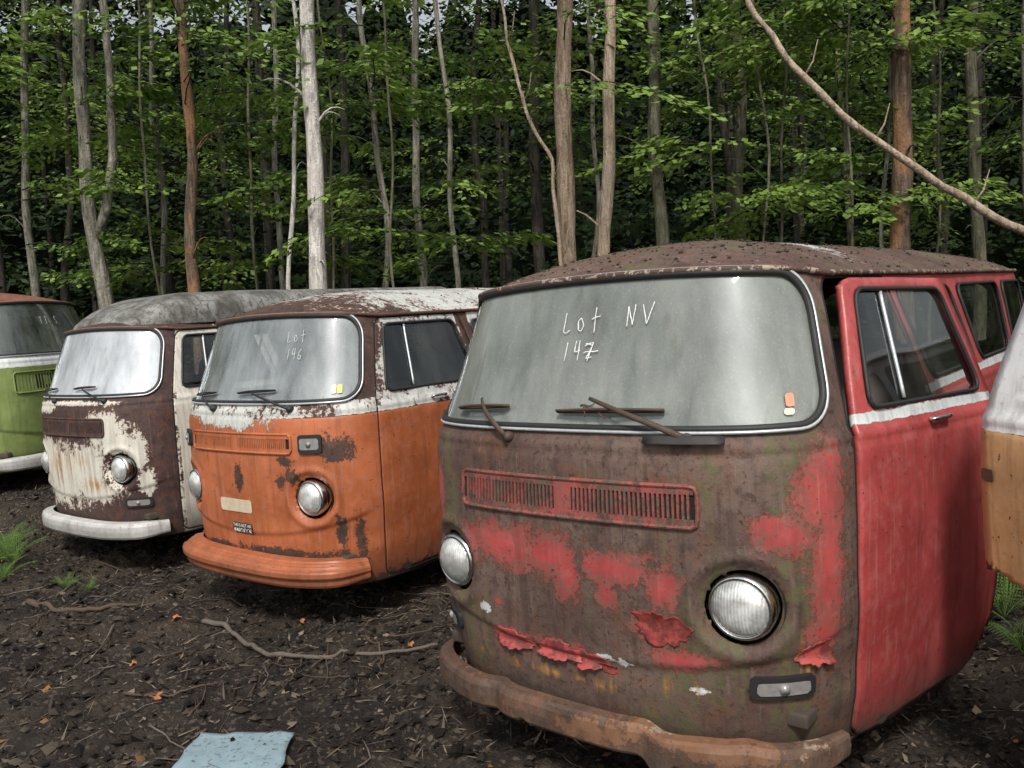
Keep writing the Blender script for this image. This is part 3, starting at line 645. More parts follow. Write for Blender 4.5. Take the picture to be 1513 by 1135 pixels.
# --- green van facing across
M_gr=paint_mat('olive_green_paint',(.05,.03,.02),(.09,.05,.035),(.22,.29,.085),(.72,.74,.72),.36,.76)
def paint_gr(a,z):
    return np.stack([np.where(z<1.22,1.15,0.),np.where(z>=1.22,1.0,0.),Zr(a)],1)
M_rr=paint_mat('red_oxide_roof',(.22,.075,.045),(.28,.11,.07),(.2,.08,.05),(.3,.2,.15))
green=build_van(dict(O=(-4.40,8.45),rot=80,dz=.38,gen='b',nolamp=True,gw=.66,gz0=.98,gz1=1.17,bard=.004,barw=.012,barp=.034,label='olive green van with white band and oxide red roof',mat=M_gr,paint=paint_gr,roofmat=M_rr,
 roofpaint=lambda x,y:np.stack([Zr(x),Zr(x),Zr(x)],1),grillepaint=lambda x,z:np.stack([Zr(x)+1.0,Zr(x),Zr(x)],1),
 bumperpaint=lambda a,z:np.stack([Zr(a)+1.05,Zr(a),Zr(a)],1),bumpermat=M_wb,bprof=BP_W,glass=glass_mat('dark_windshield',(.25,.28,.25),.35,(.6,.65,.6),.03,1.8),sglass=GL_side,wt=.0022,chalk=M_chalk2,
 write=[('TT S',-.16,1.60,.06,.075)]))
# --- pale van with open door, mostly out of view
M_wo=paint_mat('ochre_and_white_paint',(.09,.04,.025),(.12,.06,.035),(.58,.34,.15),(.80,.82,.82),.4,.76)
def paint_wo(a,z):
    aa=np.abs(a); return np.stack([np.where(z<1.24,1.1,0.)-blob(aa,z,[(A_DOOR1,.80,.3,.03)])*.6,np.where(z>=1.24,1.2,0.),Zr(a)],1)
white=build_van(dict(O=(2.03,.83),rot=-38,dz=.03,gen='b',cut=True,label='ochre and white van with its cab door open',mat=M_wo,paint=paint_wo,
 roofpaint=lambda x,y:np.stack([Zr(x),Zr(x)+.9,Zr(x)],1),grillepaint=lambda x,z:np.stack([Zr(x)+.95,Zr(x),Zr(x)],1),
 bumperpaint=lambda a,z:np.stack([Zr(a)+.9,Zr(a),Zr(a)],1),bumpermat=M_wb,bprof=BP_W,glass=GL_or,sglass=GL_side,door_r=45,dseal=M_trim,doorlabel='open ochre and white cab door'))
t=np.linspace(0,1,30); pts=np.stack([.93+.03*np.sin(t*5),1.38-.05*np.sin(t*3),.98-.72*t],1); pts[:8,0]-=(1-t[:8]/t[8])*.06
V,F=tube(pts,.005,False,6); obj('hanging_cable',MB().add(V,F).mesh('hanging_cable'),M_rustmetal,orange)
# ------------------------------------------------------------ ground
def gh(x,y):
    near=np.exp(-(np.maximum(0,np.hypot(x,y)-9)/6)**2)
    v=lambda s,k:vnoise(x*s,y*s,k)
    h=.085*v(.8,1)+near*(.075*v(2.3,2)+.050*v(6,3)+.034*v(13,4)+.020*v(27,6))
    h=h+.38*sst(6.9,8.0,y)*sst(-3.4,-4.3,x)
    return h+.02
def axis(lo,hi,st,far):
    a=list(np.arange(lo,hi,st)); s=st; v=a[-1]
    while v<far: s*=1.22; v+=s; a.append(v)
    s=st; v=lo
    while v>-far: s*=1.22; v-=s; a.insert(0,v)
    return np.array(a)
gx=axis(-6.,3.6,.022,320); gy=axis(2.2,9.2,.022,320)
X,Y=np.meshgrid(gx,gy,indexing='ij'); H=gh(X,Y)+(.014*vnoise(X*55,Y*55,7)+.02*np.maximum(0,vnoise(X*19,Y*19,8))*2)*(np.hypot(X,Y)<10); V=np.stack([X,Y,H],-1).reshape(-1,3); n2=len(gy)
I,J=np.meshgrid(np.arange(len(gx)-1),np.arange(n2-1),indexing='ij'); F=np.stack([I*n2+J,(I+1)*n2+J,(I+1)*n2+J+1,I*n2+J+1],-1).reshape(-1,4)
g=G('dark_forest_soil'); o=g.gen(); n=g.noise(1.3,5,.65,o); n2_=g.noise(14,6,.7,o); n3=g.noise(70,4,.65,o)
v_=g.node('ShaderNodeTexVoronoi',{'Vector':o,'Scale':60.}).outputs['Color']; vs=g.node('ShaderNodeSeparateColor',{'Color':v_}).outputs[0]
c=g.mix(g.step(n,.38,.66),(.013,.0095,.0075),(.054,.039,.028)); c=g.mix(g.step(n2_,.5,.72,0,.7),c,(.085,.064,.047)); c=g.mix(g.m('MULTIPLY',g.step(vs,.86,.90),.5),c,(.15,.12,.09)); c=g.mix(g.step(n3,.53,.68,0,.7),c,(.009,.007,.006))
g.pr(c,g.step(n2_,.3,.7,.5,.9),0.,g.bump(g.m('ADD',n2_,g.m('MULTIPLY',n3,.6)),1.,.035),.35)
gr=obj('ground',fastmesh('ground',V,F),g.mat); gr['kind']='structure'; gr['label']='churned dark soil with wood chips'; gr['category']='ground'
nC=42000; lx=rng.uniform(-6.5,3.6,nC); ly=2.2+7.5*rng.random(nC)**1.25; lz=gh(lx,ly)
oc=np.array([(1,0,0),(-1,0,0),(0,1,0),(0,-1,0),(0,0,1),(0,0,-1)],float); of=np.array([(0,2,4),(2,1,4),(1,3,4),(3,0,4),(2,0,5),(1,2,5),(3,1,5),(0,3,5)])
kind=rng.random(nC); sc=np.zeros((nC,3)); k1=kind<.42
s=.006+.030*rng.random(nC)**3; sc[:]=s[:,None]*rng.uniform(.6,1.2,(nC,3)); sc[:,2]*=.6
L=.012+.070*rng.random(nC)**2.2; sc[~k1]=np.stack([L,.0018+.005*rng.random(nC),.0015+.002*rng.random(nC)],1)[~k1]
lf=kind>.90; q=.010+.014*rng.random(nC); sc[lf]=np.stack([q*1.3,q,q*.08],1)[lf]
yaw=rng.uniform(0,2*np.pi,nC); pit=rng.normal(0,.35,nC)
base=oc[None]*(1+.35*rng.uniform(-1,1,(nC,6,1)))*sc[:,None,:]
cp,sp_=np.cos(pit)[:,None],np.sin(pit)[:,None]; x1=base[...,0]*cp-base[...,2]*sp_; z1=base[...,0]*sp_+base[...,2]*cp
cw,sw=np.cos(yaw)[:,None],np.sin(yaw)[:,None]; VV=np.stack([x1*cw-base[...,1]*sw+lx[:,None],x1*sw+base[...,1]*cw+ly[:,None],z1+(lz+sc[:,2]*.5+.008)[:,None]],-1).reshape(-1,3)
FF=(of[None]+6*np.arange(nC)[:,None,None]).reshape(-1,3); me=fastmesh('forest_litter',VV,FF,False)
tone=rng.random(nC)**2.3; cl=np.stack([.015+.22*tone,.0115+.175*tone,.009+.13*tone],1); cl[k1]*=.30; bl=lf&(rng.random(nC)<.03); cl[bl]=[.20,.10,.04]
at=me.color_attributes.new('tone','FLOAT_COLOR','POINT'); at.data.foreach_set('color',np.concatenate([np.repeat(cl,6,0),np.ones((nC*6,1))],1).astype(np.float32).ravel())
g=G('litter_bits'); g.pr(g.node('ShaderNodeAttribute',attribute_name='tone').outputs['Color'],.85,0.,None,.25); lt=obj('forest_litter',me,g.mat); lt['kind']='stuff'; lt['label']='wood chips, clods and leaf litter on the soil'; lt['category']='leaf litter'
def put(ob,label,cat,group=None):
    ob['label']=label; ob['category']=cat
    if group: ob['group']=group
    return ob
def stick(pts,r0,r1,label,mat=M_twig,seed=0):
    p=np.array(pts,float); dd=np.r_[0,np.cumsum(np.linalg.norm(np.diff(p,axis=0),axis=1))]; n=max(8,int(dd[-1]/.03)); t=np.linspace(0,dd[-1],n)
    x=np.interp(t,dd,p[:,0])+.03*vnoise(t*9,t*0,seed+3); y=np.interp(t,dd,p[:,1])+.03*vnoise(t*9,t*0+3,seed+5)
    r=np.linspace(r0,r1,n)*(1+.35*vnoise(t*18,t*0,seed)); z=gh(p[0,0],p[0,1])+(gh(p[-1,0],p[-1,1])-gh(p[0,0],p[0,1]))*t/dd[-1]; z=np.maximum(z*.5+gh(x,y)*.5,gh(x,y)-r0*.5)+r0*.9+.014
    mb=MB(); V,F=tube(np.stack([x,y,z],1),r,False,7); mb.add(V,F)
    rr_=random.Random(seed)
    for k in range(2 if dd[-1]>.3 else 1):
        i=rr_.randrange(2,n-2); az=rr_.uniform(0,6.3); l=rr_.uniform(.04,.16); b=np.array([x[i],y[i],z[i]]); V,F=tube(np.array([b,b+[l*.5*math.cos(az),l*.5*math.sin(az),.02],b+[l*math.cos(az+.3),l*math.sin(az+.3),.025]]),[r1*.8,r1*.6,r1*.3],False,5); mb.add(V,F)
    return put(obj('stick',mb.mesh('stick'),mat),label,'stick','sticks on the ground')
M_branch=simple('grey_branch_bark',(.11,.09,.075),.85,0,.45,25,.5)
stick([(-1.95,4.95),(-1.80,4.90),(-1.62,4.64),(-1.34,4.28),(-1.06,4.18),(-.76,4.15),(-.48,4.20)],.015,.008,'long curved grey branch lying on dark soil',M_branch,1)
stick([(-3.35,5.6),(-3.05,5.35),(-2.75,5.3),(-2.5,5.36)],.022,.010,'thick crooked branch on dark soil',M_twig,2)
stick([(-2.0,4.0),(-1.7,3.85),(-1.5,3.9)],.008,.004,'short dry stick on soil',M_twig,3)
stick([(-.9,4.5),(-.75,4.2),(-.72,3.9)],.007,.004,'thin dry stick on soil',M_twig,4)
for i in range(120):
    x=random.uniform(-4.8,.2); y=random.uniform(3.1,6.8)
    th=random.uniform(0,6.3); l=random.uniform(.10,.55); b=random.uniform(-.06,.06)
    stick([(x,y),(x+l/2*math.cos(th)+b,y+l/2*math.sin(th)-b),(x+l*math.cos(th),y+l*math.sin(th))],random.uniform(.0025,.0065),.0016,'thin dry stick on soil',random.choice([M_twig,M_branch]),i+10)
M_dl=simple('dry_orange_leaf',(.36,.13,.05),.7,0,.35,40)
for i,(x,y) in enumerate([(-2.05,4.25),(-1.75,3.80),(-2.12,5.0),(-.62,4.25),(-1.35,4.9)]):
    V=[];n=14; rot=random.uniform(0,6); z=float(gh(x,y))+.03; s_=random.uniform(.022,.036)
    V.append((x,y,z))
    for k in range(n):
        t=2*math.pi*k/n; q=s_*(1 if k%2 else .58)*(1.25 if k in(5,7,9) else 1); V.append((x+q*math.cos(t+rot),y+q*math.sin(t+rot),z+.012*math.sin(2*t+i)+.006))
    put(obj('fallen_leaf',MB().add(V,[(0,1+k,1+(k+1)%n) for k in range(n)]).mesh('fallen_leaf'),M_dl),'curled dry orange leaf on dark soil','leaf','fallen leaves')
nx,ny=22,22; c4=[(-1.50,3.23),(-1.02,3.14),(-1.06,3.575),(-1.49,3.635)]; c4=[(a*.945,b*.945) for a,b in c4]; V=[];F=[]
for i in range(nx):
    for j in range(ny):
        u,v=i/(nx-1),j/(ny-1); x=(1-u)*(1-v)*c4[0][0]+u*(1-v)*c4[1][0]+u*v*c4[2][0]+(1-u)*v*c4[3][0]; y=(1-u)*(1-v)*c4[0][1]+u*(1-v)*c4[1][1]+u*v*c4[2][1]+(1-u)*v*c4[3][1]
        x+=.014*float(vnoise(v*9,u*0,2)); y+=.014*float(vnoise(u*9,0,3)); V.append((x,y,.09+.02*float(vnoise(u*2.5,v*2.5,8))+.006*float(vnoise(u*9,v*9,8))))
for i in range(nx-1):
    for j in range(ny-1): F.append((i*ny+j,(i+1)*ny+j,(i+1)*ny+j+1,i*ny+j+1))
g=G('faded_blue_sheet'); o=g.obj(); n=g.noise(14,6,.65,o); c=g.mix(n,(.15,.23,.27),(.30,.40,.44)); c=g.mix(g.step(g.noise(45,5,.6,o),.54,.68,0,.75),c,(.06,.06,.055)); g.pr(c,.6,0.,g.bump(n,.3,.01))
sh=put(obj('blue_sheet',MB().add(V,F).mesh('blue_sheet'),g.mat),'faded blue flat sheet lying on the soil','sheet'); md=sh.modifiers.new('t','SOLIDIFY'); md.thickness=.006
# ferns
g=G('fern_green'); o=g.gen(); n=g.noise(12,3,.5,o); c=g.mix(n,(.09,.17,.035),(.19,.30,.09))
d1=g.node('ShaderNodeBsdfDiffuse',{'Color':c}).outputs[0]; t1=g.node('ShaderNodeBsdfTranslucent',{'Color':c}).outputs[0]; mx=g.node('ShaderNodeMixShader'); mx.inputs[0].default_value=.3; g.put(mx.inputs[1],d1); g.put(mx.inputs[2],t1); g.fin(mx.outputs[0]); M_fern=g.mat
def fern(x,y,s,nf=9,seed=0):
    r=random.Random(seed); mb=MB(); z0=float(gh(x,y))-.01
    for f in range(nf):
        az=2*math.pi*f/nf+r.uniform(-.4,.4); ln=s*r.uniform(.6,1.1); el=r.uniform(1.0,1.5); n=26; pts=[]
        px=0; pz=0; e=el
        for k in range(n):
            pts.append(Vector((x+px*math.cos(az),y+px*math.sin(az),z0+pz))); px+=ln/n*math.cos(e); pz+=ln/n*math.sin(e); e-=1.2/n
        V,F=tube([tuple(p) for p in pts],.002,False,4); mb.add(V,F)
        sd=Vector((-math.sin(az),math.cos(az),0))
        for k in range(4,n-1):
            t=k/n; w=ln*.24*math.sin(min(1,t*1.7)*math.pi/2)*(1-t)**.8*1.3+.003; dr=(pts[k+1]-pts[k]).normalized()
            for sg in (1,-1):
                b=pts[k]; ax_=(sd*sg+dr*.35+Vector((0,0,-.15))).normalized(); hw=ln/n*.55
                for q in range(5):
                    u=(q+.3)/5; c_=b+ax_*w*u; h_=hw*(1-u*.75)
                    for s2 in (1,-1): mb.add([c_,c_+ax_*w*.11,c_+ax_*w*.08+dr*s2*h_],[(0,1,2)])
    return put(obj('fern',mb.mesh('fern',smooth=False),M_fern),'green fern growing from dark soil','fern','ferns')
for i,(x,y,s) in enumerate([(-4.05,6.6,.40),(-4.3,6.9,.46),(-3.95,6.3,.28),(-3.35,6.05,.16),(-3.1,5.9,.15),(2.45,4.25,.5),(2.75,4.7,.55),(2.25,3.75,.35),(-4.5,7.0,.42),(-4.15,6.45,.36)]): fern(x,y,s,10,i)
# ------------------------------------------------------------ trees
def bark(name,c1,c2,spot=None):
    g=G(name); o=g.gen(); st=g.noise(1,5,.65,g.scale(o,(16,16,2.2)),1.); n=g.noise(3,3,.6,o); f=g.noise(30,4,.6,o)
    c=g.mix(g.step(st,.3,.7),tuple(x*.55 for x in c1),c2); c=g.mix(g.step(n,.50,.60,0,.7),c,c1)
    if spot: c=g.mix(g.step(g.noise(1,4,.6,g.scale(o,(3,3,.9))),.50,.58,0,.85),c,spot)
    c=g.mix(g.step(f,.56,.68,0,.55),c,tuple(x*.35 for x in c1))
    g.pr(c,.9,0.,g.bump(g.m('ADD',st,g.m('MULTIPLY',f,.5)),.9,.04),.2); return g.mat
B_grey=bark('grey_bark',(.16,.15,.12),(.37,.35,.29)); B_brown=bark('brown_bark',(.11,.075,.055),(.22,.165,.12),(.32,.17,.09))
B_white=bark('bare_pale_wood',(.52,.48,.44),(.76,.72,.67)); B_moss=bark('mossy_bark',(.10,.10,.06),(.22,.205,.15)); B_shade=bark('shade_darkened_bark',(.026,.023,.018),(.07,.062,.05)); B_tan=bark('peeled_tan_wood',(.36,.27,.19),(.54,.44,.34))  # the darkest bark has the forest shade put into its colour
def leafmat(name,c1,c2,c3,tl=.35):
    g=G(name); o=g.gen(); n=g.noise(.7,3,.5,o); f=g.noise(9,2,.5,o)
    c=g.mix(g.step(n,.38,.62),c1,c2); c=g.mix(g.step(f,.45,.7,0,.7),c,c3)
    d1=g.pr(c,.55,0.,None,.2,0.,tl==0)
    if tl>0:
        t1=g.node('ShaderNodeBsdfTranslucent',{'Color':c}).outputs[0]; mx=g.node('ShaderNodeMixShader'); mx.inputs[0].default_value=tl; g.put(mx.inputs[1],d1); g.put(mx.inputs[2],t1); g.fin(mx.outputs[0])
    return g.mat
M_leaf=leafmat('beech_leaves',(.065,.125,.022),(.185,.29,.055),(.33,.43,.12),.3); M_leaf_shade=leafmat('shade_darkened_leaves',(.006,.013,.0045),(.015,.032,.008),(.042,.078,.02),0)  # second leaf copy is darkened: deep-forest shade painted into its colour
def leaves(Pn,D,L,W,tilt=.45):
    n=len(Pn); D=D/np.linalg.norm(D,axis=1)[:,None]; up=np.stack([rng.normal(0,tilt,n),rng.normal(0,tilt,n)-.35,np.ones(n)],1)
    Sd=np.cross(D,up); Sd/=np.linalg.norm(Sd,axis=1)[:,None]; L=L[:,None]; W=W[:,None]
    return np.stack([Pn,Pn+D*L*.45+Sd*W*.5,Pn+D*L,Pn+D*L*.45-Sd*W*.5],1).reshape(-1,3)
def crown_mesh(seed,nb,zmin,zmax,lmin,lmax,per,ls=.085):
    r=np.random.default_rng(seed); VL=[]; mb=MB()
    for b in range(nb):
        h=zmin+(zmax-zmin)*r.random(); az=r.uniform(0,2*np.pi); l=r.uniform(lmin,lmax); rise=r.uniform(-.05,.5)
        t=np.linspace(0,1,8); rad=l*t; zz=h+rise*l*t-.30*l*t*t; az2=az+.25*np.sin(t*3+b)
        pts=np.stack([rad*np.cos(az2),rad*np.sin(az2),zz],1); V,F=tube(pts,np.linspace(.010,.003,8),False,4,cap=False); mb.add(V,F,1)
        m=int(per*l/lmax*r.uniform(.5,1.3)); tt=r.uniform(.2,1.03,m); s=r.normal(0,1,m)*.30*l*(1.1-tt*.7)*.8
        s=np.round(s/.09)*.09*.3+s*.7
        a=az+.25*np.sin(tt*3+b); x=l*tt*np.cos(a)-s*np.sin(a); y=l*tt*np.sin(a)+s*np.cos(a); z=h+rise*l*tt-.30*l*tt*tt-.22*np.abs(s)+r.normal(0,.03,m)
        dd=np.stack([np.cos(a)-np.sign(s)*np.sin(a)*.9+r.normal(0,.35,m),np.sin(a)+np.sign(s)*np.cos(a)*.9+r.normal(0,.35,m),-.50+r.normal(0,.25,m)],1)
        VL.append(leaves(np.stack([x,y,z],1),dd,ls*r.uniform(.7,1.25,m),ls*.6*r.uniform(.8,1.2,m)))
    VL=np.concatenate(VL); n=len(VL)//4; VB=np.array(mb.V); FB=np.array(mb.F)
    me=fastmesh('crown',np.concatenate([VL,VB]),np.concatenate([np.arange(n*4).reshape(-1,4),FB+n*4]),False)
    me.materials.append(M_leaf); me.materials.append(B_shade); me.polygons.foreach_set('material_index',np.r_[np.zeros(n,int),np.ones(len(FB),int)].astype(np.int32)); return me
CR=[crown_mesh(100+i,17,3.2,9.0,.8,2.0,155,.12) for i in range(4)]
CRh=[crown_mesh(200+i,20,4.4,10,1.0,2.5,170,.12) for i in range(3)]
CRl=[crown_mesh(300+i,12,2.6,6.0,.6,1.7,145,.12) for i in range(3)]
def tree(b,tp,Yd,wpx,mat,crown=None,label='slender forest tree with green leaves',fork=False,H=12,wob=.05,cs=1.,seed=0):
    R=wpx/1250*Yd/2; zt=1.72+.36*Yd; n=34; z=np.linspace(-.15,H,n); k=(z-0)/zt
    X=Yd*(b+(tp-b)*k); x=X+wob*np.sin(z*1.1+seed*2.1)+wob*.4*np.sin(z*2.9+seed); y=Yd+wob*np.cos(z*.9+seed*1.7)
    r=R*(1.12-.05*z)*(1+.35*np.exp(-np.maximum(z,0)*2.2)); r=np.maximum(r,.012)*(1+.06*np.sin(z*5+seed)+.10*vnoise(z*3,z*0,seed))
    root=bpy.data.objects.new('tree',None); link(root); root.location=(X[0],Yd,0); bx,by=X[0],Yd
    mb=MB(); V,F=tube(np.stack([x-bx,y-by,z],1),r,False,12); mb.add(V,F)
    rr_=random.Random(seed)
    if fork:
        p=np.array([(x[9]-bx,y[9]-by,z[9]),(x[9]-bx+.22,0,z[9]+.5),(x[9]-bx+.36,.05,z[9]+1.2),(x[9]-bx+.42,.1,z[9]+2.4),(x[9]-bx+.4,.2,z[9]+5)]); V,F=tube(p,[R*.7,R*.65,R*.6,R*.55,R*.4],False,10); mb.add(V,F)
    for q in range(rr_.randint(2,6)):
        i=rr_.randint(7,26); az=rr_.uniform(0,6.28); l=rr_.uniform(.2,.9); s0=np.array([x[i]-bx,y[i]-by,z[i]]); t=np.linspace(0,1,6)[:,None]
        p=s0+t*np.array([l*math.cos(az),l*math.sin(az),l*.5])+np.array([0,0,.15])*np.sin(t*3); V,F=tube(p,np.linspace(R*.22,.003,6),False,5); mb.add(V,F)
    obj('trunk',mb.mesh('trunk'),mat,root)
    if crown is not None:
        c=bpy.data.objects.new('crown',crown); link(c,root); lean=math.atan2(X[20]-X[0],z[20]); c.rotation_euler=(0,lean,rr_.uniform(0,6.28)); c.scale=(cs,cs,cs)
    return put(root,label,'tree','forest trees')
T=[(-.562,-.532,13,12,B_grey,CR[0]),(-.528,-.484,17,11,B_shade,CRh[0]),(-.424,-.377,14,8,B_grey,CRl[0]),(-.269,-.244,15,9,B_grey,CR[1]),(-.2615,-.222,12,7,B_white,None),
(-.144,-.1357,13,10,B_grey,CRl[1]),(-.104,-.083,15,12,B_grey,CR[2]),(-.0475,-.058,12.5,8,B_grey,CRl[2]),(-.031,-.012,19,12,B_shade,CRh[1]),(.037,.054,16,18,B_shade,CRh[2]),
(.117,.137,11.5,19,B_tan,None),(.086,.127,13,7,B_grey,None),(.182,.193,12.5,20,B_moss,CRh[0]),(.282,.284,13,17,B_moss,CR[3]),(.258,.273,17,13,B_shade,CRh[1]),(.553,.56,13,17,B_moss,CR[0]),(.437,.468,11,6,B_grey,CRl[0]),
(-.335,-.30,19,11,B_shade,CRh[1]),(.0,.02,21,10,B_shade,None),(.345,.36,18,11,B_shade,CRh[0]),(.40,.41,15,9,B_moss,CRl[1]),(.62,.62,12,12,B_grey,CR[2]),(-.48,-.45,20,10,B_shade,CR[2]),(.51,.52,19,11,B_shade,CRh[2]),(-.60,-.57,16,9,B_shade,None),
(.33,.335,11.3,4,B_moss,CRl[0]),(.235,.25,11.8,4,B_moss,CRl[1]),(-.30,-.275,13.5,5,B_moss,CRl[2]),(-.13,-.12,11.5,4,B_moss,CRl[0]),(.30,.31,10.6,4,B_moss,CRl[2]),(.40,.42,10.8,4,B_moss,CRl[1]),(-.20,-.19,12.5,4,B_moss,CRl[1]),(.5,.52,11.6,4,B_moss,CRl[2]),(-.41,-.40,12.5,4,B_moss,CRl[1]),
(-.68,-.65,12,12,B_grey,CR[1]),(.70,.7,13,14,B_moss,CR[1]),(-.80,-.77,13,14,B_grey,CR[2]),(.80,.8,14,14,B_shade,CR[3])]
for i,(b,tp,Yd,w,mt,cr) in enumerate(T): tree(b,tp,Yd,w,mt,cr,seed=i,wob=.04+.02*(i%3),label='bare slender trunk without leaves' if cr is None else ('thin leafy sapling at the forest edge' if w<6 else 'slender forest tree with green leaves'))
tree(-.4755,-.467,12,21,B_grey,CR[3],label='forked grey tree with leafy branches',fork=True,seed=51,wob=.05)
tree(-.363,-.352,12,17,B_brown,CRh[0],label='crooked tree with reddish peeling bark',seed=52,wob=.06)
tree(-.231,-.203,11,25,B_white,None,label='bare white dead trunk behind the vans',seed=53,wob=.02)
tree(.067,.090,11.5,27,bark('pale_brown_bark',(.22,.16,.11),(.40,.31,.23)),CRh[1],label='pale brown tree with scaly bark',seed=54,wob=.03)
tree(.471,.471,10.5,29,B_brown,CRh[2],label='thick brown tree with peeling bark',seed=55,wob=.04)
def deadlimb(pts,r,label,mat):
    p=np.array(pts); dd=np.r_[0,np.cumsum(np.linalg.norm(np.diff(p,axis=0),axis=1))]; t=np.linspace(0,dd[-1],60); q=np.stack([np.interp(t,dd,p[:,k]) for k in range(3)],1)
    for k in range(3): q[2:-2,k]=np.convolve(q[:,k],np.ones(5)/5,'valid')
    q[:,2]+=.12*vnoise(t*2.6,t*0,4); q[:,0]+=.08*vnoise(t*3.1,t*0,8)
    root=bpy.data.objects.new('tree',None); link(root); root.location=q[0]; mb=MB()
    V,F=tube(q-q[0],np.linspace(r[0],r[1],60)*(1+.4*vnoise(t*5,t*0,3)),False,9); mb.add(V,F)
    for i in (22,31,40,47): 
        e=q[i]-q[0]; V,F=tube(np.array([e,e+[.08,-.05,.14],e+[.12,-.1,.34]]),[r[1]*.5,r[1]*.35,.004],False,5); mb.add(V,F)
    obj('trunk',mb.mesh('trunk'),mat,root); return put(root,label,'tree','forest trees')
deadlimb([(8.6,8.8,0),(7.2,9,1.2),(5.51,9,2.23),(4.7,9,2.72),(4.09,9,3.2),(3.55,9,3.65),(3.2,9,4.03),(2.95,9.1,4.5),(2.75,9.1,4.85),(2.5,9.2,5.5)],(.058,.028),'bare tan dead tree leaning across the trees',B_tan)
deadlimb([(.80,11.4,0),(.80,11.4,2.6),(.72,11.3,3.8),(.45,11.2,4.3),(.30,11.2,4.9),(.22,11.2,5.8),(.28,11.2,6.6)],(.035,.016),'bare forked dead limb beside a pale trunk',B_tan)
def mass(n,y0,y1,ls,zmax,clump,seed,zp=.75):
    r=np.random.default_rng(seed); nc_=n//clump; cy_=r.uniform(y0,y1,nc_); cx_=r.uniform(-.95,.95,nc_)*cy_; cz_=zmax*r.random(nc_)**zp
    x=np.repeat(cx_,clump)+r.normal(0,.9,nc_*clump); y=np.repeat(cy_,clump)+r.normal(0,.9,nc_*clump); z=np.repeat(cz_,clump)+r.normal(0,.16,nc_*clump)-.12*np.hypot(x-np.repeat(cx_,clump),y-np.repeat(cy_,clump))
    m=len(x); dd=np.stack([r.normal(0,1,m),r.normal(0,1,m),-.3+r.normal(0,.3,m)],1); return leaves(np.stack([x,y,np.maximum(z,.05)],1),dd,ls*r.uniform(.7,1.3,m),ls*.6*r.uniform(.8,1.2,m),.6)
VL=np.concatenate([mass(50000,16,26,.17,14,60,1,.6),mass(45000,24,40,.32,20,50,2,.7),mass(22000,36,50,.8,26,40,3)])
n=len(VL)//4; mb=MB()
for i in range(26):
    Yd=random.uniform(18,34); x=random.uniform(-.8,.8)*Yd; rr_=random.uniform(.05,.12)
    V,F=tube(np.array([(x,Yd,-.2),(x+random.uniform(-.3,.3)+.25,Yd,6),(x+random.uniform(-.5,.5)+.6,Yd,16)]),[rr_*1.2,rr_,rr_*.6],False,7,cap=False); mb.add(V,F)
VB=np.array(mb.V); FB=np.array(mb.F)
me=fastmesh('forest',np.concatenate([VL,VB]),np.concatenate([np.arange(n*4).reshape(-1,4),FB+n*4]),False); me.materials.append(M_leaf_shade); me.materials.append(B_shade)
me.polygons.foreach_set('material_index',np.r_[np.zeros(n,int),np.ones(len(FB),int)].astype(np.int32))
fo=obj('forest',me); fo['kind']='stuff'; fo['label']='dense woodland, green darkened as shade'; fo['category']='forest'
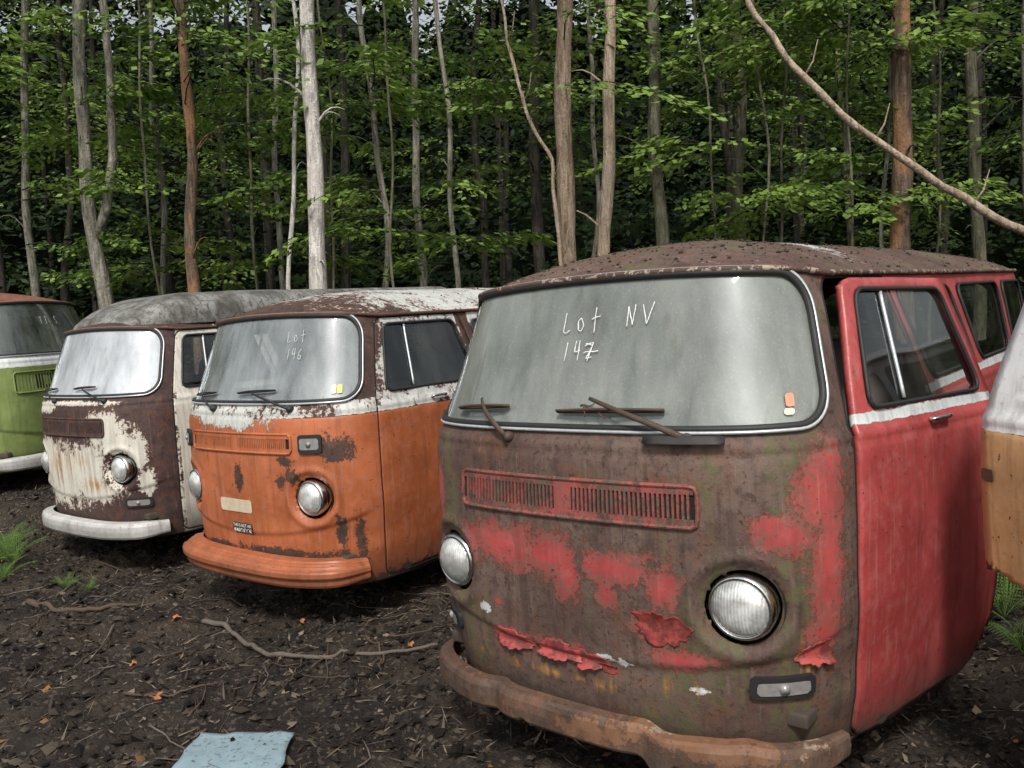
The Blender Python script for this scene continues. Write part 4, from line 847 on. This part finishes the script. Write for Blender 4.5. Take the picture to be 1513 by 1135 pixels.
# dark backdrop added behind the forest to hide bright sky gaps
az=np.linspace(-1.15,1.15,220); rv=np.linspace(0,1,26); A2,R2=np.meshgrid(az,rv,indexing='ij')
top=23+6*vnoise(A2*22,A2*0,3)+6*vnoise(A2*60,A2*0,5)+4*vnoise(A2*150,A2*0,6); dist=50+30*R2; zz=-.5+top*sst(0,.40,R2)+1.2*vnoise(A2*70,R2*20,9)
V=np.stack([dist*np.sin(A2)*1.1,dist*np.cos(A2)*1.0,zz],-1).reshape(-1,3); I,J=np.meshgrid(np.arange(219),np.arange(25),indexing='ij'); F=np.stack([I*26+J,I*26+J+1,(I+1)*26+J+1,(I+1)*26+J],-1).reshape(-1,4)
g=G('dark_backdrop'); o=g.gen(); n=g.noise(.8,5,.75,o); g.pr(g.mix(g.step(n,.4,.65),(.003,.005,.002),(.014,.026,.008)),.95,0.,g.bump(n,1.,.5),.1)
hl=obj('added_backdrop',fastmesh('added_backdrop',V,F),g.mat); hl['kind']='structure'; hl['label']='dark backdrop added behind the trees to close sky gaps'; hl['category']='added_backdrop'
# ------------------------------------------------------------ light, world, camera
w=bpy.data.worlds.new('World'); scene.world=w; w.use_nodes=True; nt=w.node_tree; bg=nt.nodes['Background']
sky=nt.nodes.new('ShaderNodeTexSky'); sky.sky_type='NISHITA'; sky.sun_disc=False
sd=Vector((-.06,-.70,.80)).normalized(); el=math.asin(sd.z); sky.sun_elevation=el; sky.sun_rotation=math.atan2(sd.x,sd.y)%(2*math.pi); sky.air_density=1.5; sky.dust_density=3.5
hs=nt.nodes.new('ShaderNodeHueSaturation'); hs.inputs['Saturation'].default_value=.30; nt.links.new(sky.outputs[0],hs.inputs['Color']); nt.links.new(hs.outputs[0],bg.inputs['Color']); bg.inputs['Strength'].default_value=.14
sl=bpy.data.lights.new('sun','SUN'); sl.energy=2.8; sl.angle=math.radians(8); sl.color=(1,.955,.89); so=bpy.data.objects.new('sun',sl); link(so); so.rotation_euler=sd.to_track_quat('Z','Y').to_euler()
cam=bpy.data.cameras.new('camera'); co=bpy.data.objects.new('camera',cam); link(co); cam.sensor_width=36; cam.lens=29.74; cam.clip_end=1500; cam.clip_start=.05
ph=math.atan(96/1250); ro_=math.radians(4.1); r0=Vector((1,0,0)); u0=Vector((0,math.sin(ph),math.cos(ph))); fw=Vector((0,math.cos(ph),-math.sin(ph)))
ix=r0*math.cos(ro_)-u0*math.sin(ro_); iu=r0*math.sin(ro_)+u0*math.cos(ro_); Mx=Matrix((ix,iu,-fw)).transposed().to_4x4(); Mx.translation=Vector((0,0,1.72)); co.matrix_world=Mx
scene.camera=co
scene.view_settings.view_transform='Standard'; scene.view_settings.look='None'; scene.view_settings.exposure=0
